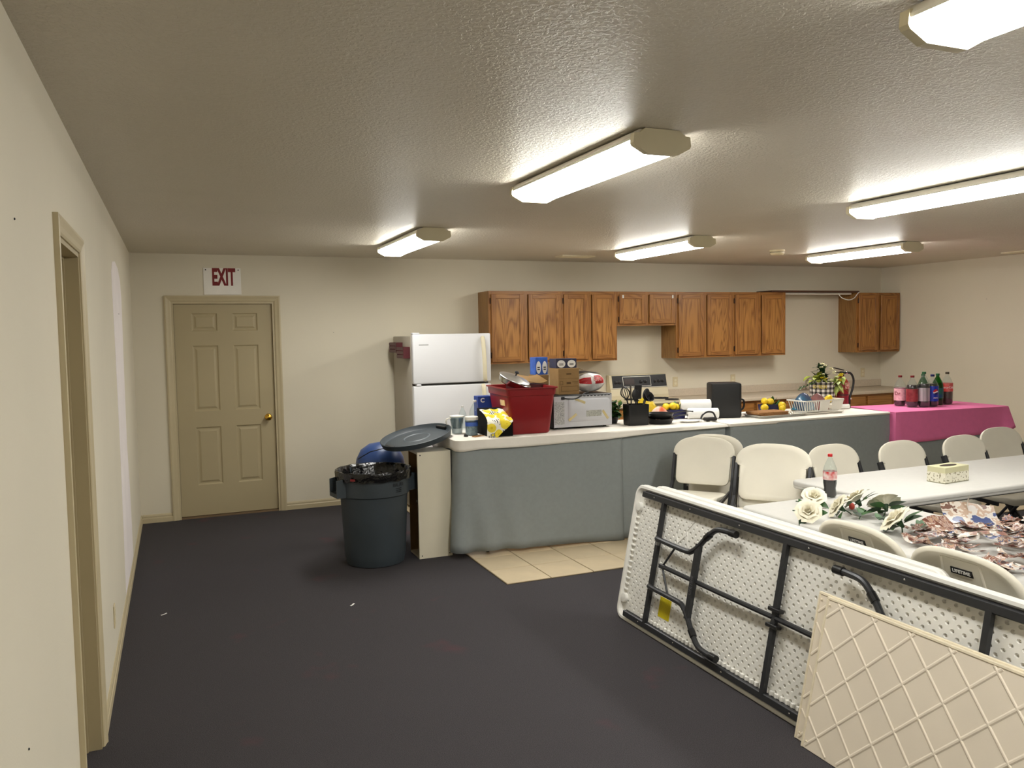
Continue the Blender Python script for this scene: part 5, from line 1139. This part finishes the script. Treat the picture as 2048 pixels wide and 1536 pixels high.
# ------------------------------------------------------------------ folding tables
def table_rim(L_, D, z1, th, r=0.06):
    o_ = rrect(0, L_, 0, D, r, 6)
    def sc(i): return rrect(i, L_ - i, i, D - i, max(0.01, r - i), 6)
    return [[(x, y, z) for x, y in sc(i)] for i, z in ((0.03, z1 - th + 0.012), (0.026, z1 - th), (0.008, z1 - th), (0.002, z1 - th + 0.006), (0.004, z1 - th * 0.62), (0.0, z1 - th * 0.55), (0.0, z1 - 0.010), (0.006, z1 - 0.002), (0.014, z1))]
def dining_table(name, label, loc, rz, L_, D, z, group):
    t = thing(name, label, 'table', loc, rz, group)
    MB().ring(table_rim(L_, D, z, 0.048)).build('tabletop', M_TTOP, t, 40)
    for e_, x in ((1, 0.30), (-1, L_ - 0.30)):
        for y in (0.16, D - 0.16): MB().tube(smooth_path([(x, y, z - 0.036), (x, y, z - 0.2), (x - e_ * 0.02, y - (0.06 if y < D / 2 else -0.06), 0.30), (x - e_ * 0.02, y - (0.08 if y < D / 2 else -0.08), 0.0)], 4), 0.0145, 8).build('leg', M_STEEL, t)
        MB().bar((x, 0.06, z - 0.048), (x, D - 0.06, z - 0.048), 0.03, 0.022).build('crossbar', M_STEEL, t, 0)
        MB().tube([(x, 0.16, 0.42), (x, D - 0.16, 0.42)], 0.011, 8).build('crossbar', M_STEEL, t)
        MB().tube([(x, D / 2, 0.42), (x + e_ * 0.34, D / 2, z - 0.045)], 0.010, 8).build('brace', M_STEEL, t)
    for y in (0.055, D - 0.055): MB().bar((0.2, y, z - 0.045), (L_ - 0.2, y, z - 0.045), 0.02, 0.035).build('side_rail', M_STEEL, t, 0)
    return t
M_TTOP = mat('white_granite_plastic', (204, 202, 197), 0.62, spec=0.25, var=0.015, scale=30, bump=0.05, bscale=400)
dining_table('folding_table', 'white folding table holding the tissue box, with chairs behind it', (3.905, -4.885, 0), 0.005, 2.44, 0.76, 0.74, 'white folding tables')
dining_table('folding_table', 'white folding table with the roses and paper clippings', (3.895, -7.04, 0), PI / 2, 2.44, 0.76, 0.739, 'white folding tables')
dining_table('folding_table', 'white folding table corner beyond the clippings at the right edge', (3.91, -6.30, 0), 0.0, 2.44, 0.76, 0.738, 'white folding tables')

# leaning tables -------------------------------------------------
LEAN = 0.20
def leaning(name, label, x, y0, L_, D, detail, lift=0.0, th=0.05):
    """local: X runs along the table (towards the viewer), Y up the table, Z out of its underside (towards the left wall)"""
    t = thing(name, label, 'table', (x, y0, lift), 0, 'folded tables leaning on the chairs')
    ex, ey = Vector((0, -1, 0)), Vector((math.sin(LEAN), 0, math.cos(LEAN))); ez = ex.cross(ey)
    t.rotation_euler = Matrix((ex, ey, ez)).transposed().to_euler()
    r = 0.07
    def sc(i, z): return [(x_, y_, z) for x_, y_ in rrect(i, L_ - i, i, D - i, max(0.012, r - i), 7)]
    # top surface is at z = -th (far side); rim comes forward to z = 0
    loops = [sc(0.014, -th), sc(0.004, -th + 0.004), sc(0.0, -th + 0.012), sc(0.0, -th * 0.5), sc(0.005, -th * 0.45), sc(0.003, -0.006), sc(0.009, 0.0), sc(0.022, 0.0), sc(0.028, -0.008), sc(0.034, -0.022)]
    MB().ring(loops, True, True, not detail).build('tabletop', M_TTOP2, t, 40)
    return t
M_TTOP2 = mat('white_table_plastic', (236, 234, 228), 0.45, var=0.02, scale=8, bump=0.08, bscale=300)
YT, LT, DT = -3.985, 2.63, 0.805
lt = leaning('leaning_table', 'folded white table leaning on edge, dimpled underside and black legs showing', 2.712, YT, LT, DT, True)
leaning('leaning_table', 'second white table leaning close behind the first, only its edge showing', 2.712 + 0.056, YT - 0.10, 1.98, DT + 0.004, False, 0.0)
# dimpled underside
def dimples(x0, x1, y0, y1, sx, sy):
    m = MB(); nx, ny = int((x1 - x0) / sx), int((y1 - y0) / sy); sx = (x1 - x0) / nx; sy = (y1 - y0) / ny; zb = -0.022
    for i in range(nx):
        for j in range(ny):
            a, c = x0 + i * sx, y0 + j * sy; cx, cy = a + sx / 2, c + sy * (0.25 if i % 2 else 0.75)
            rx, ry = 0.0098, 0.0082
            sq = [(a, c), (a + sx / 2, c), (a + sx, c), (a + sx, c + sy / 2), (a + sx, c + sy), (a + sx / 2, c + sy), (a, c + sy), (a, c + sy / 2)]
            an = [1.25 * PI, 1.5 * PI, 1.75 * PI, 0, 0.25 * PI, 0.5 * PI, 0.75 * PI, PI]
            l0 = [(p, q, zb) for p, q in sq]; l1 = [(cx + rx * math.cos(w), cy + ry * math.sin(w), zb) for w in an]; l2 = [(cx + rx * 0.55 * math.cos(w), cy + ry * 0.55 * math.sin(w), zb - 0.013) for w in an]
            m.ring([l0, l1, l2], True, False, True)
    return m
o = dimples(0.075, LT - 0.075, 0.075, DT - 0.075, 0.0240, 0.0464).build('dimpled_underside', M_TTOP2, lt, 30, weld=True)
MB().add([(0.03, 0.03, -0.0225), (LT - 0.03, 0.03, -0.0225), (LT - 0.03, DT - 0.03, -0.0225), (0.03, DT - 0.03, -0.0225), (0.075, 0.075, -0.0222), (LT - 0.075, 0.075, -0.0222), (LT - 0.075, DT - 0.075, -0.0222), (0.075, DT - 0.075, -0.0222)], [(0, 1, 5, 4), (1, 2, 6, 5), (2, 3, 7, 6), (3, 0, 4, 7)]).build('underside_border', M_TTOP2, lt, 0)
# notched ribs along the short end and the long lower edge, round corner bosses
for k in range(15): MB().rbox(0.034, 0.066, 0.17 + k * 0.033, 0.182 + k * 0.033, -0.023, -0.010, 0.003).build('edge_rib', M_TTOP2, lt)
for k in range(66): MB().rbox(0.25 + k * 0.034, 0.268 + k * 0.034, 0.062, 0.086, -0.023, -0.008, 0.003).build('edge_rib', M_TTOP2, lt)
for y in (0.125, DT - 0.135): MB().lathe([(0.028, -0.023), (0.026, -0.002), (0.018, 0.0)], 18, (0.055, y, 0)).build('corner_boss', M_TTOP2, lt)
# steel frame: two side rails, crossbars
for y in (0.048, DT - 0.052):
    MB().rbox(0.10, LT - 0.10, y - 0.017, y + 0.017, -0.018, 0.014, 0.004).build('side_rail', M_STEEL, lt)
    MB().box(0.10, LT - 0.10, y - 0.0195, y + 0.0195, -0.012, -0.008).build('rail_flange', M_STEEL, lt, 0)
for x_ in (0.17, 0.52, 0.93, 1.40, 1.9, 2.4):
    MB().ball((x_ + 0.06, DT - 0.052, 0.0145), 0.005, (1, 1, .5), 8, 5).build('rivet', M_CHROME, lt); MB().ball((x_ + 0.1, 0.048, 0.0145), 0.005, (1, 1, .5), 8, 5).build('rivet', M_CHROME, lt)
XC = LT / 2
for x_ in (0.325, XC, LT - 0.325): MB().bar((x_, 0.055, 0.004), (x_, DT - 0.06, 0.004), 0.024, 0.022, (0, 0, 1)).build('crossbar', M_STEEL, lt, 0)
MB().rbox(0.312, 0.338, 0.50, 0.52, 0.0, 0.0165, 0.002).build('tape_wrap', mat('grey_tape', (140, 140, 140), 0.5), lt)
def leg_frame(sgn, x0):
    """U-frame folded flat: pivots on the crossbar at x0, feet point to the table's middle"""
    Z = 0.028
    X = lambda d: x0 + sgn * d
    ym = DT / 2
    for s in (-1, 1):
        pts = [(X(0.0), ym + s * 0.135, Z - 0.012), (X(0.05), ym + s * 0.135, Z - 0.006), (X(0.30), ym + s * 0.135, Z), (X(0.355), ym + s * 0.15, Z), (X(0.40), ym + s * 0.185, Z), (X(0.455), ym + s * 0.245, Z), (X(0.52), ym + s * 0.295, Z), (X(0.60), ym + s * 0.305, Z), (X(0.66), ym + s * 0.305, Z)]
        MB().tube(smooth_path(pts, 4), 0.0145, 10).build('leg', M_STEEL, lt)
        MB().tube([(X(0.625), ym + s * 0.305, Z), (X(0.672), ym + s * 0.305, Z)], 0.0185, 12).build('foot_cap', M_BLACK, lt)
        MB().tube([(X(0.445), ym + s * 0.235, Z), (X(0.475), ym + s * 0.262, Z)], 0.0185, 10).build('clamp', M_BLACK, lt)
        MB().tube([(X(0.105), ym + s * 0.01, Z - 0.01), (X(0.19), ym + s * 0.125, Z - 0.006)], 0.006, 6).build('strut', M_STEEL, lt)
    MB().bar((X(0.40), ym - 0.195, Z), (X(0.40), ym + 0.195, Z), 0.034, 0.022, (0, 0, 1)).build('spreader_bar', M_STEEL, lt, 0)
    text('LIFETIME', 0.026, mat('plate_grey', (104, 104, 108), 0.4, metal=0.5), lt, (X(0.40), ym - 0.02, Z + 0.0115), (0, 0, PI / 2), 'stamped_lettering', ext=0.0004)
    MB().tube([(X(0.10), ym, Z - 0.013), (X(0.60), ym, Z - 0.014), (XC - sgn * 0.01, ym, 0.005)], 0.0125, 8).build('support_rod', M_STEEL, lt)
    MB().rbox(min(X(0.07), X(0.12)), max(X(0.07), X(0.12)), ym - 0.012, ym + 0.012, Z - 0.022, Z - 0.002, 0.003).build('lock_bracket', M_STEEL, lt)
leg_frame(1, 0.325); leg_frame(-1, LT - 0.325)
for dy in (-0.045, 0.028): MB().rbox(XC - 0.035, XC + 0.04, DT / 2 + dy, DT / 2 + dy + 0.018, -0.01, 0.026, 0.004).build('rod_bracket', M_BLACK, lt)
# yellow warning sticker
st = MB().box(0.40, 0.505, 0.125, 0.235, -0.0215, -0.0200).build('warning_sticker', mat('yellow_sticker', (216, 198, 20), 0.5, var=0.08), lt, 0)
for k in range(11): MB().box(0.407 + k * 0.0088, 0.4085 + k * 0.0088, 0.13, 0.23, -0.0201, -0.0196).build('print_line', mat('olive_ink', (140, 124, 12), 0.6), st, 0)
# scratches of white chalk on the dimples (two chevrons)
for pts in ([(0.47, 0.66), (0.445, 0.60), (0.475, 0.55), (0.53, 0.60)], [(0.60, 0.70), (0.54, 0.63), (0.57, 0.545)]):
    MB().tube([(q_[0], q_[1], -0.021) for q_ in pts], 0.0025, 5).build('raised_rib', M_TTOP2, lt, 0)
# ------------------------------------------------------------------ two embossed panels leaning on the table
M_PANEL = mat('cream_panel', (240, 228, 210), 0.5, var=0.02, scale=4, bump=0.06, bscale=250)
M_PEDGE = mat('cream_panel_edge', (238, 226, 200), 0.6, var=0.05, scale=30)
def lattice_panel(x, y0, label, lean, drop=0.0, rx=0.0):
    t = thing('lattice_panel', label, 'panel', (x, y0, 0.002), 0, 'embossed panels leaning on the table')
    ex, ey = Vector((0, -1, rx)).normalized(), Vector((math.sin(lean), 0, math.cos(lean))); ez = ex.cross(ey); ey = ez.cross(ex)
    t.rotation_euler = Matrix((ex, ey, ez)).transposed().to_euler()
    Lp, Hp, th = 1.21, 0.613, 0.012
    MB().rbox(0, Lp, 0, Hp, -th, 0, 0.002).build('sheet', M_PANEL, t)
    MB().rbox(0.0, Lp, Hp - 0.010, Hp + 0.001, -th - 0.002, 0.003, 0.002).build('border', M_PEDGE, t); MB().rbox(-0.001, 0.010, 0, Hp - 0.010, -th - 0.002, 0.003, 0.002).build('border', M_PEDGE, t)
    sp_ = 0.168
    def ridge(a, b_, w=0.006, h=0.003):
        a, b_ = Vector((*a, 0)), Vector((*b_, 0)); d = (b_ - a).normalized(); u_ = Vector((-d.y, d.x, 0))
        MB().ring([[p + u_ * (-w) , p + u_ * (-w * 0.35) + Vector((0, 0, h)), p + u_ * (w * 0.35) + Vector((0, 0, h)), p + u_ * w] for p in (a, b_)]).build('ridge', M_PANEL, t, 0)
    k = 0.03; e_ = 0.012; slope = 1.07
    n = -6
    while True:
        x0 = 0.06 + n * sp_; n += 1     # line descending to the right from (x0, Hp)
        if x0 > Lp: break
        a, b_ = (x0, Hp - e_), (x0 + Hp / slope, e_)
        if b_[0] < e_: continue
        if a[0] < e_: a = (e_, Hp - (e_ - x0) * slope)
        if b_[0] > Lp - e_: b_ = (Lp - e_, Hp - (Lp - e_ - x0) * slope)
        if a[1] > e_ and b_[1] < Hp: ridge(a, b_)
    n = -6
    while True:
        x0 = 0.02 + n * sp_; n += 1     # line rising to the right from (x0, 0)
        if x0 > Lp: break
        a, b_ = (x0, e_), (x0 + Hp / slope, Hp - e_)
        if b_[0] < e_: continue
        if a[0] < e_: a = (e_, (e_ - x0) * slope)
        if b_[0] > Lp - e_: b_ = (Lp - e_, (Lp - e_ - x0) * slope)
        if a[1] < Hp and b_[1] > e_: ridge(a, b_, 0.0075, 0.0025)
    for q in ((0.025, 0.03), (0.02, Hp - 0.03)): MB().ball((q[0], q[1], 0.003), 0.005, (1, 1, .5), 8, 5).build('dowel', M_PEDGE, t)
    return t
lattice_panel(2.652, -5.58, 'rear cream panel with raised diagonal lattice, leaning on the dimpled table', 0.215, rx=0.0)
lattice_panel(2.627, -5.645, 'front cream panel with raised diagonal lattice, nearest the viewer', 0.225, rx=0.0)

# ------------------------------------------------------------------ on the dining tables
ZT_ = 0.7405
cb = soda_bottle('cola_bottle', 'small half full cola bottle with red cap on the white table', (3.735, -4.645, ZT_), 0.245, 0.0375, M_COLA, 0.40, mat('cola_label', (240, 226, 222), 0.4, rgb2=(206, 40, 46), scale=34, detail=1), M_CAPR, (0.41, 0.60), waist=True)
t = thing('tissue_box', 'floral pale green tissue box standing on the white table', 'tissue box', (4.605, -4.675, ZT_), 0.10)
M_TB1 = mat('sage_carton', (208, 204, 166), 0.6, var=0.03)
M_TB2 = mat('floral_print', (232, 228, 210), 0.6, rgb2=(150, 142, 112), scale=75, detail=1)
nt, N, L, b = nodes(M_TB2); rr_ = b.inputs['Base Color'].links[0].from_node; rr_.color_ramp.elements[0].position = 0.36; rr_.color_ramp.elements[1].position = 0.42
MB().rbox(0, 0.232, 0, 0.118, 0, 0.098, 0.0015).build('box', M_TB1, t, 0)
MB().box(-0.0006, 0.2326, -0.0006, 0.1186, 0.006, 0.064).build('floral_band', M_TB2, t, 0)
MB().box(-0.0008, 0.2328, -0.0008, 0.1188, 0.002, 0.005).build('base_line', mat('grey_print', (150, 148, 130), 0.6), t, 0)
MB().prism([(0.116 + 0.075 * math.cos(a), 0.059 + 0.028 * math.sin(a)) for a in [2 * PI * i / 20 for i in range(20)]], 0.0978, 0.0986, 'z').build('opening', mat('opening_brown', (48, 30, 22), 0.7), t, 0)
# roses
M_ROSE = mat('ivory_rose', (240, 234, 212), 0.6, var=0.05, scale=20, sss=0.0)
def rose(loc, tilt, rz, s, label, nl=4):
    t = thing('white_rose', label, 'rose', loc, rot=Euler((tilt[0], tilt[1], rz)), group='artificial roses on the table')
    m = MB(); rnd = random.Random(int(loc[0] * 1000 + loc[1] * 77))
    for ring_, (n, r, h, op) in enumerate(((3, 0.010, 0.034, 0.05), (5, 0.020, 0.036, 0.35), (6, 0.032, 0.034, 0.75), (7, 0.044, 0.028, 1.1))):
        for k in range(n):
            a0 = 2 * PI * k / n + ring_ * 0.5 + rnd.uniform(-.15, .15); wd = 2 * PI / n * 0.78
            def pet(u, v, a0=a0, wd=wd, r=r, h=h, op=op):
                a = a0 + (u - 0.5) * 2 * wd * (0.55 + 0.45 * math.sin(PI * min(1, v * 0.9 + 0.1)))
                rr = (0.006 + (r - 0.006) * v ** 0.7 + op * 0.012 * v ** 4 - 0.004 * (1 - (2 * u - 1) ** 2) * v) * s
                z = (h * v ** 0.9 * (1 - 0.15 * (2 * u - 1) ** 2) - op * 0.010 * v ** 5) * s
                return (rr * math.cos(a), rr * math.sin(a), z)
            m.grid(pet, 6, 6)
    m.build('bloom', M_ROSE, t, 80, stuff=True)
    MB().lathe([(0.004 * s, -0.02 * s), (0.009 * s, -0.006 * s), (0.012 * s, 0.004 * s)], 10).build('calyx', M_LEAFD, t)
    MB().tube(smooth_path([(0, 0, -0.01), (0.01, 0.02, -0.04), (0.02, 0.06, -0.075), (0.02, 0.1, -0.09)]), 0.003, 6).build('stem', M_LEAFD, t)
    for k in range(nl):
        m = MB(); a = 2 * PI * k / nl + rnd.uniform(0, 1); leaf_mesh(m, (0.022 * math.cos(a), 0.022 * math.sin(a), -0.012), (math.cos(a), math.sin(a), rnd.uniform(0.0, 0.5)), 0.062 * s, 0.036 * s, 0.2); m.build('leaf', M_LEAFD if k % 2 else M_LEAF, t, 80)
    return t
rose((3.475, -4.80, ZT_ + 0.045), (0.3, -0.5), 0.4, 1.2, 'white rose nearest the small cola bottle', 3)
rose((3.415, -5.05, ZT_ + 0.045), (-0.5, -0.9), 0.0, 1.3, 'white rose lying sideways left of the red bud', 4)
rose((3.60, -4.98, ZT_ + 0.05), (-0.6, 0.2), 0.8, 1.5, 'large open white rose behind the green leaves', 5)
rose((3.63, -5.13, ZT_ + 0.05), (-0.5, 0.5), 0.3, 1.5, 'large white rose in the middle of the table', 5)
rose((3.40, -5.42, ZT_ + 0.052), (-0.7, -0.3), 0.5, 1.55, 'large white rose nearest the viewer, above the chair back', 5)
rose((3.20, -5.06, ZT_ + 0.045), (0.4, -0.8), 0.2, 1.2, 'white rose hanging at the table edge by the chair post', 3)
def sprig(loc, rz, n, label):
    t = thing('leaf_sprig', label, 'leaves', loc, rz, 'loose rose leaves on the table')
    MB().tube(smooth_path([(-0.06, 0, 0.006), (0, 0.004, 0.022), (0.06, 0, 0.03)]), 0.0025, 5).build('stem', M_LEAFD, t)
    for k in range(n):
        m = MB(); leaf_mesh(m, (-0.04 + 0.1 * k / n, 0, 0.018), (0.6, (-1) ** k * 0.8, 0.35 + 0.2 * (k % 3)), 0.06, 0.034, 0.15); m.build('leaf', M_LEAF if k % 3 else M_LEAFD, t, 80)
sprig((3.49, -5.12, ZT_), 0.5, 5, 'green leaf sprig beside the red bud'); sprig((3.50, -5.28, ZT_), 2.2, 6, 'dark green leaf sprig between the two largest roses'); sprig((3.52, -5.44, ZT_), 0.2, 5, 'pointed green leaf sprig at the edge of the clippings')
o = MB().ball((0, 0, 0.014), 0.014, (1, 1, 1.3)).build('rose_bud', mat('red_bud', (170, 60, 44), 0.6)); o.location = (3.50, -5.04, ZT_ + 0.03); tag(o, 'small red bud among the white roses', 'bud')
# magazine clippings
def print_mat(name, cols, sc):
    m = bpy.data.materials.new(name); m.use_nodes = True; nt, N, L, b = nodes(m)
    tc = N.new('ShaderNodeTexCoord'); oi = N.new('ShaderNodeObjectInfo'); ml = N.new('ShaderNodeVectorMath'); ml.operation = 'ADD'
    cm = N.new('ShaderNodeCombineXYZ'); q = N.new('ShaderNodeMath'); q.operation = 'MULTIPLY'; q.inputs[1].default_value = 53; L.new(oi.outputs['Random'], q.inputs[0])
    for i in range(3): L.new(q.outputs[0], cm.inputs[i])
    L.new(tc.outputs['Object'], ml.inputs[0]); L.new(cm.outputs[0], ml.inputs[1])
    n = N.new('ShaderNodeTexNoise'); n.inputs['Scale'].default_value = sc; n.inputs['Detail'].default_value = 3; L.new(ml.outputs[0], n.inputs['Vector'])
    r = N.new('ShaderNodeValToRGB'); r.color_ramp.interpolation = 'CONSTANT'; e = r.color_ramp.elements
    e[0].color = (*lin(cols[0]), 1); e[1].position = 0.40; e[1].color = (*lin(cols[1]), 1)
    for k, c in enumerate(cols[2:]): x_ = e.new(0.47 + 0.06 * k); x_.color = (*lin(c), 1)
    L.new(n.outputs['Fac'], r.inputs[0]); L.new(r.outputs[0], b.inputs['Base Color']); b.inputs['Roughness'].default_value = 0.35
    return m
PM = [print_mat('print_warm', [(112, 66, 52), (160, 116, 96), (206, 192, 182), (132, 84, 76), (190, 156, 130)], 34), print_mat('print_cool', [(70, 84, 130), (208, 202, 196), (186, 160, 140), (216, 206, 194), (120, 88, 76)], 13), print_mat('print_pale', [(224, 218, 210), (204, 192, 178), (228, 224, 218), (176, 144, 124), (150, 110, 100)], 16), print_mat('print_dark', [(70, 52, 50), (130, 92, 80), (180, 160, 144), (74, 80, 112), (172, 104, 70)], 40)]
rq = random.Random(11)
G3 = 'magazine clippings heaped on the table'
shapes = []
for k in range(10):
    w_, h_, c_, tw_ = rq.uniform(0.07, 0.16), rq.uniform(0.025, 0.09), rq.uniform(0.005, 0.03), rq.uniform(-0.012, 0.012)
    ph = rq.uniform(0, 6)
    me_ = MB().sheet(lambda u, v: (w_ * (u - .5) + 0.01 * math.sin(9 * v + ph), h_ * (v - .5) * (0.75 + 0.25 * math.sin(5 * u + ph)), 0.003 + c_ * (u - .5) ** 2 * 4 * 0.6 + tw_ * (u - .5) * (v - .5) * 4 + abs(tw_)), 6, 5, 0.0006)
    shapes.append(me_)
built = []
for k in range(250):
    if k < 10:
        pk = k % 4; o = shapes[k].build('magazine_clipping', PM[pk], None, 60); built.append(o)
    else:
        o = built[k % 10].copy(); o.data = o.data.copy() if False else o.data; COL.objects.link(o)
        pk = rq.randrange(4); o.material_slots[0].link = 'OBJECT'; o.material_slots[0].material = PM[pk]
    u, v = rq.random(), rq.random()
    yy = -5.46 - 1.05 * u
    xx = 3.22 + (0.64 if yy > -5.52 else 0.9) * v + (0.12 * (1 - min(1, u * 4)))
    if yy > -5.56 and xx > 3.84: xx -= 0.12
    hgt = 0.05 * math.exp(-((xx - 3.6) / 0.25) ** 2 - ((yy + 5.85) / 0.3) ** 2)
    o.location = (xx, yy, ZT_ + 0.001 + hgt * rq.random()); o.rotation_euler = (rq.uniform(-.12, .12), rq.uniform(-.12, .12), rq.uniform(0, 6.28))
    if o.rotation_euler[0] or True: o.location.z += 0.008
    tag(o, ('torn warm brown magazine clipping in the heap on the white table', 'torn blue and beige magazine clipping in the heap on the white table', 'torn pale cream magazine clipping in the heap on the white table', 'torn dark speckled magazine clipping in the heap on the white table')[pk], 'clipping', G3)
# larger curled pages standing out of the heap
def page(loc, rot, w_, h_, curl, m_, label):
    o = MB().sheet(lambda u, v: (w_ * (u - .5), h_ * v * math.cos(curl * v), h_ * v * math.sin(curl * v) * 0.8 + 0.01 * math.sin(5 * u)), 8, 8, 0.0008).build('magazine_page', m_, None, 60)
    o.location = loc; o.rotation_euler = rot; tag(o, label, 'page', 'curled magazine pages'); return o
page((3.70, -5.60, ZT_ + 0.03), (0.1, 0, -0.5), 0.24, 0.17, 0.55, PM[1], 'curled magazine page with blue picture on the heap')
page((3.82, -5.50, ZT_ + 0.04), (0.5, 0.1, 0.6), 0.13, 0.12, 0.8, PM[2], 'pale curled page standing up at the back of the heap')
page((3.66, -5.74, ZT_ + 0.04), (0.2, 0, 1.2), 0.07, 0.22, -0.3, PM[2], 'long pale torn strip lying across the heap')
page((3.55, -5.62, ZT_ + 0.02), (0.15, 0, 0.2), 0.2, 0.14, 0.4, PM[0], 'curled magazine page with brown picture on the heap')
